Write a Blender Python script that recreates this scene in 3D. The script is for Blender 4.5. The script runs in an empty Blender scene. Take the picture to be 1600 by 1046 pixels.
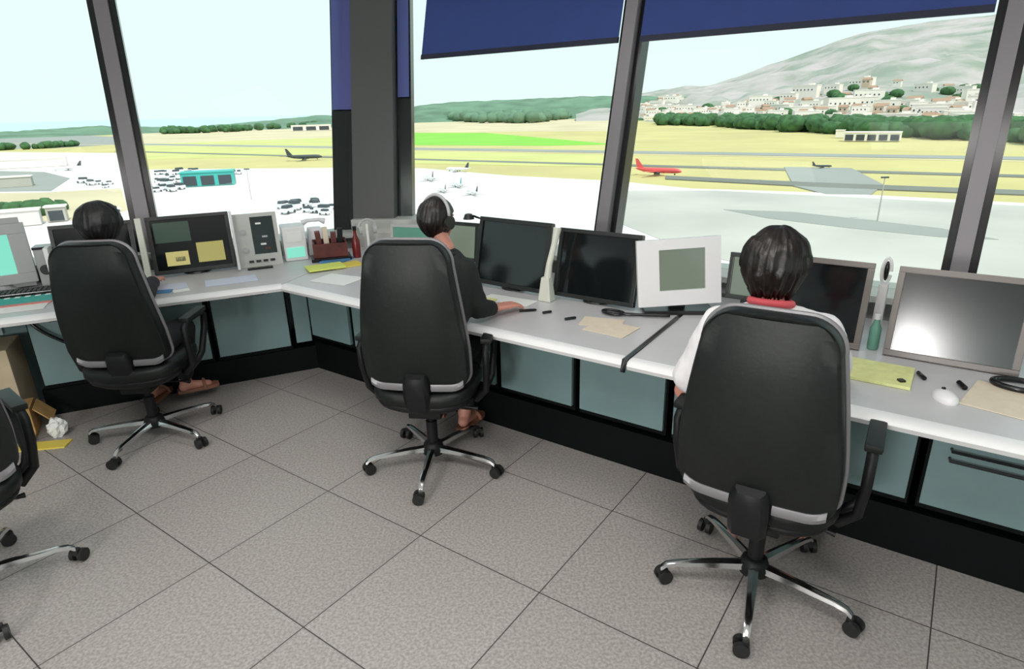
import bpy, bmesh, math, random
from mathutils import Vector, Matrix, noise
random.seed(7)
sc = bpy.context.scene
COL = sc.collection
PI = math.pi
# ------------------------------------------------------------------ frames
TR = math.radians(-35.6); TL = math.radians(24.4)
uR = Vector((math.cos(TR), math.sin(TR), 0)); nR = Vector((-uR.y, uR.x, 0))
uL = Vector((math.cos(TL), math.sin(TL), 0)); nL = Vector((-uL.y, uL.x, 0))
def R_(a, b, z=0): return uR*a + nR*b + Vector((0, 0, z))
def L_(a, b, z=0): return uL*a + nL*b + Vector((0, 0, z))
# camera numbers (also used to find points of the far landscape on its ground plane)
FPX, PITCH, ROLL, CH = 975.8, .3478, -.0249, 1.70
_f = Vector((0, math.cos(PITCH), -math.sin(PITCH))); _r = Vector((1, 0, 0)); _u = _r.cross(_f)
cr = math.cos(ROLL)*_r + math.sin(ROLL)*_u; cu = -math.sin(ROLL)*_r + math.cos(ROLL)*_u
CAM = Vector((0, 0, CH))
def ray(x, y): return _f + cr*((x-800)/FPX) - cu*((y-523)/FPX)
def G(x, y, H=-40.0):
    d = ray(x, y); return CAM + d*((H-CH)/d.z)
def far(x, y, D):
    d = ray(x, y); return CAM + d*(D/math.hypot(d.x, d.y))

# ------------------------------------------------------------------ materials
def mat(name, col, rough=.6, metal=0., spec=.5, noise_amt=0., noise_scale=20., bump=0., emit=None, estr=1., coat=0., alpha=1.):
    m = bpy.data.materials.new(name); m.use_nodes = True
    nt = m.node_tree; b = nt.nodes['Principled BSDF']
    b.inputs['Base Color'].default_value = (*col, 1); b.inputs['Roughness'].default_value = rough
    b.inputs['Metallic'].default_value = metal; b.inputs['Specular IOR Level'].default_value = spec
    if coat: b.inputs['Coat Weight'].default_value = coat; b.inputs['Coat Roughness'].default_value = .08
    if emit: b.inputs['Emission Color'].default_value = (*emit, 1); b.inputs['Emission Strength'].default_value = estr
    if alpha < 1: b.inputs['Alpha'].default_value = alpha
    if noise_amt or bump:
        tc = nt.nodes.new('ShaderNodeTexCoord'); n = nt.nodes.new('ShaderNodeTexNoise')
        n.inputs['Scale'].default_value = noise_scale; n.inputs['Detail'].default_value = 5
        nt.links.new(tc.outputs['Object'], n.inputs['Vector'])
        if noise_amt:
            r = nt.nodes.new('ShaderNodeValToRGB')
            r.color_ramp.elements[0].position = .3; r.color_ramp.elements[1].position = .7
            r.color_ramp.elements[0].color = (*[c*(1-noise_amt) for c in col], 1)
            r.color_ramp.elements[1].color = (*[min(1, c*(1+noise_amt)) for c in col], 1)
            nt.links.new(n.outputs['Fac'], r.inputs['Fac']); nt.links.new(r.outputs['Color'], b.inputs['Base Color'])
        if bump:
            bp = nt.nodes.new('ShaderNodeBump'); bp.inputs['Strength'].default_value = bump; bp.inputs['Distance'].default_value = .01
            nt.links.new(n.outputs['Fac'], bp.inputs['Height']); nt.links.new(bp.outputs['Normal'], b.inputs['Normal'])
    return m
M = {}
M['leather'] = mat('black_leather', (.005, .0072, .0064), .46, spec=.36, noise_amt=.25, noise_scale=60, bump=.06)
M['plastic'] = mat('black_plastic', (.006, .006, .007), .5, spec=.3)
M['rubber'] = mat('rubber', (.01, .01, .01), .55)
M['chrome'] = mat('chrome', (.72, .72, .72), .16, 1.)
M['trim'] = mat('grey_trim', (.22, .21, .22), .38, .3)
M['desk'] = mat('desk_laminate', (.56, .55, .56), .35, noise_amt=.03, noise_scale=3)
M['edge'] = mat('desk_edge', (.80, .79, .79), .4)
M['apron'] = mat('desk_apron', (.22, .28, .28), .5)
M['panel'] = mat('teal_grey_panel', (.19, .29, .295), .45, noise_amt=.08, noise_scale=4)
M['darkgap'] = mat('dark_carcass', (.002, .004, .004), .6, spec=.15)
M['mullion'] = mat('mullion_paint', (.085, .078, .085), .35, .2)
M['mullion_face'] = mat('mullion_face', (.22, .20, .215), .42, .2)
M['gasket'] = mat('black_gasket', (.006, .006, .008), .2)
M['pillar'] = mat('pillar_grey', (.075, .075, .075), .45, noise_amt=.05, noise_scale=2)
M['sill'] = mat('sill_grey', (.50, .50, .47), .45)
M['wall'] = mat('wall_paint', (.55, .56, .55), .7, noise_amt=.04, noise_scale=2)
M['ceil'] = mat('ceiling_white', (.75, .75, .74), .8, noise_amt=.03, noise_scale=3)
M['blind'] = mat('blue_blind', (.022, .048, .21), .7, noise_amt=.05, noise_scale=6)
M['blindrefl'] = mat('blind_reflection_blue', (.085, .095, .30), .6)  # bluish reflection of the roller blinds, put into the colour
M['palelilac'] = mat('paper_lilac', (.62, .66, .78), .7)
M['blindbar'] = mat('navy_bar', (.006, .008, .03), .5)
M['screenmatt'] = mat('matt_dark_screen', (.010, .012, .013), .17, spec=1.0)
M['screen'] = mat('dark_screen', (.006, .008, .009), .10, spec=.5)
M['bezel'] = mat('black_bezel', (.018, .020, .019), .35)
M['bezelg'] = mat('taupe_bezel', (.20, .17, .16), .35)
M['white'] = mat('white_plastic', (.78, .76, .77), .4)
M['pale'] = mat('pale_plastic', (.62, .63, .55), .5)
M['grey'] = mat('grey_plastic', (.42, .42, .42), .45)
M['paper'] = mat('paper_white', (.82, .82, .80), .8)
M['yellow'] = mat('paper_yellow', (.74, .76, .34), .7, noise_amt=.08, noise_scale=30)
M['brightyellow'] = mat('folder_yellow', (.72, .80, .16), .6)
M['orangeyellow'] = mat('folder_amber', (.80, .62, .10), .6)
M['blue'] = mat('folder_blue', (.08, .26, .50), .5)
M['beige'] = mat('paper_beige', (.74, .64, .50), .7, noise_amt=.05, noise_scale=20)
M['teal'] = mat('teal_mat', (.05, .38, .34), .6, noise_amt=.15, noise_scale=25)
M['red'] = mat('red_strip', (.72, .22, .20), .6)
M['card'] = mat('cardboard', (.50, .30, .11), .8, noise_amt=.15, noise_scale=12)
M['cream'] = mat('cream_card', (.62, .50, .34), .8, noise_amt=.08, noise_scale=8)
M['skin'] = mat('skin', (.62, .27, .20), .5, noise_amt=.06, noise_scale=18)
M['hairblack'] = mat('hair_black', (.004, .0035, .004), .48, bump=.3, noise_scale=40)
M['hairbrown'] = mat('hair_brown', (.009, .0045, .0035), .40, bump=.3, noise_scale=40)
M['shirtwhite'] = mat('shirt_white', (.82, .78, .79), .8, noise_amt=.03, noise_scale=12, bump=.2)
M['jacket'] = mat('jacket_charcoal', (.009, .011, .010), .8, bump=.2, noise_scale=14)
M['shirtblack'] = mat('shirt_black', (.015, .015, .018), .8)
M['trouser'] = mat('trousers_black', (.012, .012, .014), .85)
M['redcollar'] = mat('collar_red', (.66, .09, .11), .7)
M['shoe'] = mat('shoe_tan', (.30, .13, .08), .5)
M['eye'] = mat('eye_white', (.8, .8, .78), .2)
M['brownred'] = mat('brown_red', (.11, .022, .018), .5, noise_amt=.4, noise_scale=14)
M['bottle_red'] = mat('bottle_red', (.16, .012, .012), .25)
M['bottle_green'] = mat('bottle_green', (.16, .36, .28), .2)
M['glow_cyan'] = mat('screen_cyan', (.02, .1, .08), .15, emit=(.32, .95, .74), estr=.75)
M['glow_grey'] = mat('screen_greygreen', (.05, .06, .05), .12, emit=(.22, .27, .20), estr=.6)
M['glow_green'] = mat('screen_green', (.02, .05, .04), .12, emit=(.10, .26, .19), estr=.8)
M['win_yellow'] = mat('screen_window_yellow', (.1, .1, .02), .2, emit=(.40, .36, .12), estr=.8)
M['win_cream'] = mat('screen_window_cream', (.1, .1, .02), .2, emit=(.55, .48, .20), estr=.8)
M['win_dark'] = mat('screen_window_green', (.02, .03, .02), .2, emit=(.03, .06, .045), estr=.7)

def floor_mat():
    m = bpy.data.materials.new('floor_tiles'); m.use_nodes = True; nt = m.node_tree; N = nt.nodes; Lk = nt.links
    b = N['Principled BSDF']; b.inputs['Roughness'].default_value = .42
    g = N.new('ShaderNodeNewGeometry')
    def math_(op, a, bb=None, c=None):
        n = N.new('ShaderNodeMath'); n.operation = op
        for i, v in enumerate((a, bb, c)):
            if v is None: continue
            if isinstance(v, (int, float)): n.inputs[i].default_value = v
            else: Lk.new(v, n.inputs[i])
        return n.outputs[0]
    def dotc(v):
        d = N.new('ShaderNodeVectorMath'); d.operation = 'DOT_PRODUCT'; Lk.new(g.outputs['Position'], d.inputs[0]); d.inputs[1].default_value = v
        return d.outputs['Value']
    masks = []; cells = []
    ox, oy = -1.247, 2.070
    for v in (uR, nR):
        off = v.x*ox + v.y*oy
        t = math_('DIVIDE', math_('SUBTRACT', dotc(v), off), .6)
        fr = math_('FRACT', t); cells.append(math_('FLOOR', t))
        d = math_('ABSOLUTE', math_('SUBTRACT', fr, .5))
        masks.append(math_('GREATER_THAN', d, .4962))
    mk = math_('MAXIMUM', masks[0], masks[1])
    cell = math_('FRACT', math_('MULTIPLY', math_('SINE', math_('ADD', math_('MULTIPLY', cells[0], 12.9), math_('MULTIPLY', cells[1], 78.2))), 43758.5))
    n1 = N.new('ShaderNodeTexNoise'); n1.inputs['Scale'].default_value = 95; n1.inputs['Detail'].default_value = 4
    Lk.new(g.outputs['Position'], n1.inputs['Vector'])
    r = N.new('ShaderNodeValToRGB'); e = r.color_ramp.elements
    e[0].position = .36; e[0].color = (.295, .27, .255, 1); e[1].position = .64; e[1].color = (.45, .412, .392, 1)
    Lk.new(n1.outputs['Fac'], r.inputs['Fac'])
    n2 = N.new('ShaderNodeTexNoise'); n2.inputs['Scale'].default_value = 1.1; Lk.new(g.outputs['Position'], n2.inputs['Vector'])
    v = math_('ADD', math_('MULTIPLY', cell, .08), math_('MULTIPLY_ADD', n2.outputs['Fac'], .16, .86))
    mx = N.new('ShaderNodeMix'); mx.data_type = 'RGBA'; mx.blend_type = 'MULTIPLY'; mx.inputs[0].default_value = 1
    cb = N.new('ShaderNodeCombineColor')
    for i in range(3): Lk.new(v, cb.inputs[i])
    Lk.new(r.outputs['Color'], mx.inputs[6]); Lk.new(cb.outputs[0], mx.inputs[7])
    m2 = N.new('ShaderNodeMix'); m2.data_type = 'RGBA'; Lk.new(mk, m2.inputs[0]); Lk.new(mx.outputs[2], m2.inputs[6]); m2.inputs[7].default_value = (.06, .05, .05, 1)
    Lk.new(m2.outputs[2], b.inputs['Base Color'])
    return m
M['floor'] = floor_mat()

def glass_mat():
    m = bpy.data.materials.new('window_glass'); m.use_nodes = True; nt = m.node_tree; N = nt.nodes
    N.remove(N['Principled BSDF']); out = N['Material Output']
    t = N.new('ShaderNodeBsdfTransparent'); t.inputs[0].default_value = (.965, .995, .98, 1)
    gl = N.new('ShaderNodeBsdfGlossy'); gl.inputs['Roughness'].default_value = .01; gl.inputs[0].default_value = (1, 1, 1, 1)
    fr = N.new('ShaderNodeFresnel'); fr.inputs[0].default_value = 1.10
    mx = N.new('ShaderNodeMixShader')
    nt.links.new(fr.outputs[0], mx.inputs[0]); nt.links.new(t.outputs[0], mx.inputs[1]); nt.links.new(gl.outputs[0], mx.inputs[2])
    nt.links.new(mx.outputs[0], out.inputs[0]); return m
M['glass'] = glass_mat()

# far landscape materials
M['drygrass'] = mat('dry_grass', (.54, .46, .19), .95, noise_amt=.10, noise_scale=.012)
M['tan'] = mat('tan_earth', (.60, .50, .32), .95, noise_amt=.10, noise_scale=.01)
M['greengrass'] = mat('green_grass', (.22, .52, .05), .95, noise_amt=.08, noise_scale=.02)
M['yellowgreen'] = mat('yellow_green_grass', (.55, .53, .19), .95, noise_amt=.08, noise_scale=.02)
M['tarmac'] = mat('tarmac_grey', (.30, .30, .27), .9, noise_amt=.06, noise_scale=.02)
M['taxi'] = mat('taxiway_grey', (.19, .19, .16), .9, noise_amt=.1, noise_scale=.02)
M['apronc'] = mat('apron_concrete', (.70, .64, .62), .9, noise_amt=.05, noise_scale=.02)
M['aprong'] = mat('apron_worn', (.47, .44, .39), .9, noise_amt=.16, noise_scale=.016)
M['sea'] = mat('sea_water', (.45, .60, .60), .35)
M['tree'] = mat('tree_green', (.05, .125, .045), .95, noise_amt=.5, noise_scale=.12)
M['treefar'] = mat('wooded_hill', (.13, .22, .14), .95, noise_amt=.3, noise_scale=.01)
M['mount'] = None
M['house'] = mat('house_white', (.86, .78, .70), .9)
M['houseb'] = mat('house_ochre', (.62, .48, .36), .9)
M['roof'] = mat('roof_tile', (.40, .25, .17), .9)
M['jetwhite'] = mat('jet_white', (.80, .80, .80), .4)
M['jetred'] = mat('jet_red', (.72, .10, .10), .4)
M['jetdark'] = mat('jet_dark', (.05, .06, .07), .5)
M['jetteal'] = mat('teal_roof', (.06, .42, .38), .6)
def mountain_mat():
    m = bpy.data.materials.new('hazy_mountain_slope'); m.use_nodes = True; nt = m.node_tree; N = nt.nodes
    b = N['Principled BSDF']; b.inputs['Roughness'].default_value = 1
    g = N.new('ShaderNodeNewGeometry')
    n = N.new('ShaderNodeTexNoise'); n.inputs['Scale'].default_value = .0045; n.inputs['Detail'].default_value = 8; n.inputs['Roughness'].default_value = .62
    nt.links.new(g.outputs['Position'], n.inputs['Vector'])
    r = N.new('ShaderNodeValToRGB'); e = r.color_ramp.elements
    e[0].position = .38; e[0].color = (.25, .28, .22, 1)  # pale ramp: distance haze is mixed into the slope colour
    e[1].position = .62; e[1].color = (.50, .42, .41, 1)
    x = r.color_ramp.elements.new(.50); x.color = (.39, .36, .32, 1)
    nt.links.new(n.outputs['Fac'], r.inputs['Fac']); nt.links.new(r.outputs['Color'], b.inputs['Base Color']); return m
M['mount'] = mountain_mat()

# ------------------------------------------------------------------ mesh helpers
class B:
    def __init__(s): s.bm = bmesh.new()
    def verts(s, co): return [s.bm.verts.new(c) for c in co]
    def face(s, vs):
        try: return s.bm.faces.new(vs)
        except ValueError: return None
    def box(s, c, sz, rot=None, bev=0.0, taper=1.0):
        c = Vector(c); h = [v/2 for v in sz]; co = []
        for z in (-1, 1):
            k = taper if z > 0 else 1
            for x, y in ((-1, -1), (1, -1), (1, 1), (-1, 1)):
                v = Vector((x*h[0]*k, y*h[1]*k, z*h[2]))
                if rot: v = rot @ v
                co.append(c+v)
        v = s.verts(co); fs = []
        for f in ((3, 2, 1, 0), (4, 5, 6, 7), (0, 1, 5, 4), (1, 2, 6, 5), (2, 3, 7, 6), (3, 0, 4, 7)):
            fs.append(s.face([v[i] for i in f]))
        if bev:
            es = list({e for f in fs for e in f.edges})
            bmesh.ops.bevel(s.bm, geom=es, offset=bev, segments=2, affect='EDGES', profile=.7)
        return s
    def ring(s, c, ax, r, seg, ry=None, up=None):
        ax = Vector(ax).normalized(); t = Vector(up) if up else (Vector((0, 0, 1)) if abs(ax.z) < .9 else Vector((1, 0, 0)))
        x = t.cross(ax).normalized(); y = ax.cross(x)
        return s.verts([Vector(c) + x*(math.cos(2*PI*i/seg)*r) + y*(math.sin(2*PI*i/seg)*(ry or r)) for i in range(seg)])
    def loft(s, rings, cap=True):
        n = len(rings[0])
        for a, b in zip(rings, rings[1:]):
            for i in range(n): s.face([a[i], a[(i+1) % n], b[(i+1) % n], b[i]])
        if cap: s.face(rings[0][::-1]); s.face(rings[-1])
        return s
    def cyl(s, p0, p1, r0, r1=None, seg=16):
        p0 = Vector(p0); p1 = Vector(p1); ax = p1-p0
        return s.loft([s.ring(p0, ax, r0, seg), s.ring(p1, ax, r1 if r1 is not None else r0, seg)])
    def lathe(s, prof, c=(0, 0, 0), ax=(0, 0, 1), seg=24):
        c = Vector(c); ax = Vector(ax).normalized()
        return s.loft([s.ring(c+ax*z, ax, max(r, .0004), seg) for r, z in prof])
    def tube(s, pts, r, seg=8, closed=False, rs=None):
        pts = [Vector(p) for p in pts]; n = len(pts); rings = []
        x = None
        for i, p in enumerate(pts):
            if closed: t = pts[(i+1) % n]-pts[i-1]
            else: t = pts[min(i+1, n-1)]-pts[max(i-1, 0)]
            t.normalize()
            if x is None:
                x = t.cross(Vector((0, 0, 1)) if abs(t.z) < .9 else Vector((1, 0, 0))).normalized()
            x = (x - t*x.dot(t)).normalized(); y = t.cross(x); rr = rs[i] if rs else r
            rings.append(s.verts([p + x*(math.cos(2*PI*k/seg)*rr) + y*(math.sin(2*PI*k/seg)*rr) for k in range(seg)]))
        if closed: return s.loft(rings+[rings[0]], cap=False)
        return s.loft(rings)
    def prism(s, poly, z0, z1):
        a = s.verts([(x, y, z0) for x, y in poly]); b = s.verts([(x, y, z1) for x, y in poly])
        return s.loft([a, b])
    def ell(s, c, r, rot=None, seg=16, rings=10, fn=None):
        c = Vector(c); rr = []
        for j in range(1, rings):
            th = PI*j/rings; row = []
            for i in range(seg):
                ph = 2*PI*i/seg; v = Vector((math.sin(th)*math.cos(ph), math.sin(th)*math.sin(ph), -math.cos(th)))
                k = fn(v) if fn else 1
                v = Vector((v.x*r[0]*k, v.y*r[1]*k, v.z*r[2]*k))
                if rot: v = rot @ v
                row.append(c+v)
            rr.append(s.verts(row))
        for a, b in zip(rr, rr[1:]):
            for i in range(seg): s.face([a[i], a[(i+1) % seg], b[(i+1) % seg], b[i]])
        lo = Vector((0, 0, -r[2])); hi = Vector((0, 0, r[2]))
        if rot: lo = rot @ lo; hi = rot @ hi
        lo, hi = s.verts([c+lo, c+hi])
        for i in range(seg):
            s.face([rr[0][(i+1) % seg], rr[0][i], lo]); s.face([rr[-1][i], rr[-1][(i+1) % seg], hi])
        return s
    def cap(s, p0, p1, r0, r1=None, seg=14):
        r1 = r0 if r1 is None else r1
        s.cyl(p0, p1, r0, r1, seg); s.ell(p0, (r0,)*3, seg=seg, rings=8); s.ell(p1, (r1,)*3, seg=seg, rings=8); return s
    def chain(s, pts, rs):
        for i in range(len(pts)-1): s.cap(pts[i], pts[i+1], rs[i], rs[i+1])
        return s
    def build(s, name, m, parent=None, smooth=False, loc=None, rotz=None):
        bmesh.ops.recalc_face_normals(s.bm, faces=s.bm.faces)
        me = bpy.data.meshes.new(name); s.bm.to_mesh(me); s.bm.free()
        if smooth:
            for p in me.polygons: p.use_smooth = True
            if smooth != 'all':
                try: me.set_sharp_from_angle(angle=math.radians(40))
                except Exception: pass
        me.materials.append(M[m] if isinstance(m, str) else m)
        o = bpy.data.objects.new(name, me); COL.objects.link(o)
        if parent: o.parent = parent
        if loc is not None: o.location = loc
        if rotz is not None: o.rotation_euler.z = rotz
        return o
def tag(o, label=None, cat=None, group=None, kind=None):
    if label: o['label'] = label
    if cat: o['category'] = cat
    if group: o['group'] = group
    if kind: o['kind'] = kind
    return o
def thing(name, label, cat, loc, rotz=0, group=None):
    o = bpy.data.objects.new(name, None); o.empty_display_size = .1; COL.objects.link(o)
    o.location = loc; o.rotation_euler = (0, 0, rotz); return tag(o, label, cat, group)
def copy_tree(o, parent=None):
    c = o.copy(); COL.objects.link(c); c.parent = parent
    for ch in [x for x in KIDS.get(o.name, list(o.children))]: copy_tree(ch, c)
    return c
KIDS = {}
def struct(b, name, m, label=None, **k):
    return tag(b.build(name, m, **k), label, None, None, 'structure')

# ------------------------------------------------------------------ hexagonal control cab
AP = 5.2; cen = Vector((-1.650, -1.033, 0)); H0 = .90; TILT = .25; ZC = 2.95
dirs = [math.radians(54.4 + 60*k) for k in range(6)]          # 0 right wall, 1 left wall, 2 far left, 3 rear left, 4 rear, 5 rear right
def corner(k, z, off=0):      # corner between wall k and wall k+1
    a = AP + off + max(0, TILT*(z-H0)); ang = dirs[k] + math.radians(30)
    r = a/math.cos(math.radians(30)); return Vector((cen.x + r*math.cos(ang), cen.y + r*math.sin(ang), z))
def hexring(z, off=0): return [corner(k, z, off) for k in range(6)]
b = B(); lo = b.verts(hexring(-.25, .05)); hi = b.verts(hexring(0, .05)); b.loft([lo, hi]); struct(b, 'floor', 'floor')
b = B(); lo = b.verts(hexring(ZC, .02)); hi = b.verts(hexring(ZC+.2, 1.3)); b.loft([lo, hi]); struct(b, 'ceiling', 'ceil')
NAMES = ['right', 'left', 'far_left', 'rear_left', 'rear', 'rear_right']
def slab(k, z0, z1, o0, o1):
    b = B(); pts = []
    for z in (z0, z1):
        row = []
        for off in (o0, o1):
            row += [corner(k-1, z, off), corner(k, z, off)]
        pts.append(b.verts([row[0], row[1], row[3], row[2]]))
    b.loft(pts); return b
SILL = .80
for k in range(6):
    struct(slab(k, 0, SILL, .0, .16), 'wall_'+NAMES[k], 'wall')
    struct(slab(k, SILL, SILL+.03, -.13, .18), 'trim_%d' % (k+1), 'sill')
    g = slab(k, SILL+.03, ZC, .05, .06); struct(g, 'window_%d' % (k+1), 'glass')
# mullions: box leaning outwards
def lean_post(name, k, a, w, d, z0=SILL+.03, z1=ZC+.02, m='mullion', out0=-.02, face=None):
    n = Vector((math.cos(dirs[k]), math.sin(dirs[k]), 0)); u = Vector((n.y, -n.x, 0))
    b = B(); rings = []
    base = cen.dot(n) + AP
    for z in (z0, z1):
        bb = base + TILT*(z-H0) + out0
        rings.append(b.verts([u*(a-w/2)+n*(bb-d)+Vector((0, 0, z)), u*(a+w/2)+n*(bb-d)+Vector((0, 0, z)),
                              u*(a+w/2)+n*(bb)+Vector((0, 0, z)), u*(a-w/2)+n*(bb)+Vector((0, 0, z))]))
    b.loft(rings); return b
def mullion(idx, k, a, w=.105):
    o = struct(lean_post('m', k, a, w, .10, out0=.10), 'trim_%d' % idx, 'gasket')
    f = lean_post('m', k, a-.0, w*.50, .05, out0=.0).build('trim_face', 'mullion_face', o)
    return o
mullion(7, 0, -1.735, .145); mullion(8, 0, .055, .135); mullion(9, 1, -.50, .165)
mullion(10, 1, -2.25); mullion(11, 1, -3.9); mullion(12, 0, 1.75)
i = 13
for k in (2, 3, 4, 5):
    n = Vector((math.cos(dirs[k]), math.sin(dirs[k]), 0)); u = Vector((n.y, -n.x, 0)); c0 = cen.dot(u)
    for q in (-1, 1): mullion(i, k, c0+q*1.0); i += 1
for k in (1, 2, 3, 4, 5):
    b = B(); rg = []
    for z in (SILL+.03, ZC+.02):
        c = corner(k, z, -.02); rg.append(b.ring(c, (0, 0, 1), .11, 6))
    b.loft(rg); struct(b, 'trim_%d' % i, 'pillar'); i += 1
# the wide corner pillar between the two visible window walls
pang = math.radians(84.4); pn = Vector((math.cos(pang), math.sin(pang), 0)); pt = Vector((pn.y, -pn.x, 0))
def pil(t0, t1, back, depth, z0, z1):
    b = B(); r = []
    for z in (z0, z1):
        c = corner(0, z); Z = Vector((0, 0, 0))
        r.append(b.verts([c+pt*t0-pn*back, c+pt*t1-pn*back, c+pt*t1+pn*(depth-back), c+pt*t0+pn*(depth-back)]))
    b.loft(r); return b
PS = .04
pz0, pz1 = SILL+.03, ZC+.02
post = struct(pil(-.16+PS, .16+PS, .16, .30, pz0, pz1), 'trim_%d' % i, 'pillar'); i += 1
for t0, t1, zb in ((-.355+PS, -.165+PS, 1.72), (.165+PS, .275+PS, 1.80)):
    o = struct(pil(t0, t1, .05, .10, pz0, pz1), 'trim_%d' % i, 'gasket'); i += 1
    sb = pil(t0+.012, t1-.012, .058, .006, zb, pz1).build('blind_reflection', 'blindrefl', None)  # painted strip standing in for the blue blinds reflected beside the pillar
    tag(sb, 'narrow blue strip painted as a blind reflection on the %s side of the corner pillar' % ('left' if t0 < 0 else 'right'), 'blind', 'painted blind reflections on the corner pillar')
b = pil(-.12, .50, .20, .26, .0, .93); struct(b, 'trim_%d' % i, 'sill'); i += 1
# blue roller blinds on the right window wall
for a0, a1, zb, where in ((-3.36, -1.80, 2.045, 'between the corner pillar and the first slanted mullion'), (-1.66, -.02, 2.04, 'in the big right pane showing the mountain')):
    root = thing('roller_blind', 'royal blue roller blind drawn partly down ' + where, 'blind', (0, 0, 0), 0, 'blue roller blinds')
    n = nR; base = cen.dot(nR)+AP
    def bl(z0, z1, o0, o1):
        b = B(); r = []
        for z in (z0, z1):
            bb = base+TILT*(z-H0)
            r.append(b.verts([R_(a0, bb-o0, z), R_(a1, bb-o0, z), R_(a1, bb-o1, z), R_(a0, bb-o1, z)]))
        return b.loft(r)
    bl(zb+.03, ZC-.01, .035, .030).build('fabric', 'blind', root)
    bl(zb, zb+.032, .042, .024).build('bottom_bar', 'blindbar', root)
    b = B(); bb = base+TILT*(ZC-.06-H0)-.06; b.cyl(R_(a0, bb, ZC-.06), R_(a1, bb, ZC-.06), .035); b.build('roller_tube', 'grey', root)

# ------------------------------------------------------------------ desks
DZ = .72
cornF = Vector((-1.394, 3.704, 0))
RA0 = cornF.dot(uR); LA1 = cornF.dot(uL)
FB_R, FB_L = 2.2, 3.95; BK_R, BK_L = 3.27, 4.81
def inter(bR, bL):
    d = nR.x*nL.y - nR.y*nL.x
    return Vector(((bR*nL.y-nR.y*bL)/d, (nR.x*bL-nL.x*bR)/d, 0))
cornB = inter(BK_R, BK_L)
def desk_section(label, poly, front):
    root = thing('desk', label, 'desk', (0, 0, 0), 0, 'control desk sections')
    b = B(); b.prism([(p.x, p.y) for p in poly], DZ-.035, DZ); b.build('worktop', 'desk', root)
    # light rounded nosing along the front edge
    f0, f1, n = front
    b = B(); rings = []
    for p in (f0, f1):
        rings.append(b.verts([p+n*.0+Vector((0, 0, DZ+.001)), p-n*.018+Vector((0, 0, DZ-.006)), p-n*.026+Vector((0, 0, DZ-.02)), p-n*.018+Vector((0, 0, DZ-.038)), p+Vector((0, 0, DZ-.042)), p+n*.03+Vector((0, 0, DZ-.042)), p+n*.03+Vector((0, 0, DZ+.001))]))
    b.loft(rings); b.build('front_edge', 'edge', root, smooth=True)
    return root
JA = -1.0
desk_section('grey desk section below the right windows, from the corner to the black joint', [cornF, R_(JA-.012, FB_R), R_(JA-.05, BK_R), cornB], (cornF, R_(JA-.012, FB_R), nR))
desk_section('grey desk section at the right end, with the white mouse and glossy monitor', [R_(JA+.012, FB_R), R_(1.85, FB_R), R_(1.85, BK_R), R_(JA-.026, BK_R)], (R_(JA+.012, FB_R), R_(1.85, FB_R), nR))
desk_section('grey desk section below the left windows, with the teal mat', [L_(-2.3, FB_L), L_(LA1-.006, FB_L), L_(LA1+(cornB.dot(uL)-LA1)-.006, BK_L), L_(-2.3, BK_L)], (L_(-2.3, FB_L), L_(LA1-.006, FB_L), nL))
b = B(); b.tube([R_(JA, FB_R-.035, DZ-.045), R_(JA, FB_R-.02, DZ+.002), R_(JA-.01, 2.55, DZ+.003), R_(JA-.018, 2.80, DZ+.003)], .011, 6)
tag(b.build('cable_cover', 'gasket'), 'black rubber cable strip crossing the right desk at the joint', 'cable cover')

# plinth and aprons (continuous)
PR, PL_ = 2.53, 4.30
cp = inter(PR, PL_)
def run_R(b, a0, a1, b0, b1, z0, z1): b.prism([(p.x, p.y) for p in (R_(a0, b0), R_(a1, b0), R_(a1, b1), R_(a0, b1))], z0, z1)
def run_L(b, a0, a1, b0, b1, z0, z1): b.prism([(p.x, p.y) for p in (L_(a0, b0), L_(a1, b0), L_(a1, b1), L_(a0, b1))], z0, z1)
b = B(); pr = cp.dot(uR); pb = inter(3.2, 4.75)
b.prism([(p.x, p.y) for p in (cp, R_(1.85, PR), R_(1.85, 3.2), pb)], 0, .20)
tag(b.build('plinth', 'darkgap'), 'long black recessed plinth under the right desk', 'plinth', 'desk plinths')
b = B(); b.prism([(p.x, p.y) for p in (L_(-1.16, PL_), cp, pb, L_(-1.16, 4.75))], 0, .17)
tag(b.build('plinth', 'darkgap'), 'black recessed plinth under the left desk', 'plinth', 'desk plinths')
# base cabinets: one unit per bay
def cabinet(frame, a0, a1, bf, zb, zt, label, rot, handle='slot', bd=.45, group='teal grey desk cabinets'):
    w = a1-a0; root = thing('base_cabinet', label, 'cabinet', frame((a0+a1)/2, bf, 0), rot, group)
    b = B(); b.box((0, bd/2+.012, (zb-.03+DZ-.037)/2), (w+.002, bd, DZ-.037-zb+.03)); b.build('body', 'darkgap', root)
    b = B(); b.box((0, 0, (zb+zt)/2), (w-.018, .022, zt-zb), bev=.003); d = b.build('door', 'panel', root)
    b = B(); b.box((0, .004, (zt+DZ-.045)/2+.004), (w-.004, .03, DZ-.05-zt-.006), bev=.004); b.build('apron', 'apron', root)
    if handle == 'rail':
        for k in (0, 1):
            b = B(); z = zt-.045-.038*k
            b.tube([(-w*.36, -.008, z), (-w*.36, -.035, z), (w*.36, -.035, z), (w*.36, -.008, z)], .006, 6); b.build('handle', 'gasket', d)
    else:
        b = B(); b.box((0, -.016, zt+.004), (w*.46, .02, .016), bev=.003); b.build('handle', 'gasket', d)
    return root
posts = [1.54, 1.055, .57, .055, -.43, -.915, -1.40, -1.885, -2.37, -3.055]
RL = ['beyond the right edge under the desk end', 'at the far right under the desk end', 'at the right with a double black rail handle', 'right of the white-shirted person, behind the armrest', 'hidden behind the chair of the white-shirted person',
      'left of the white-shirted person under the joint', 'below the beige paper', 'right of the chair of the headset wearer', 'behind the chair of the headset wearer']
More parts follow.
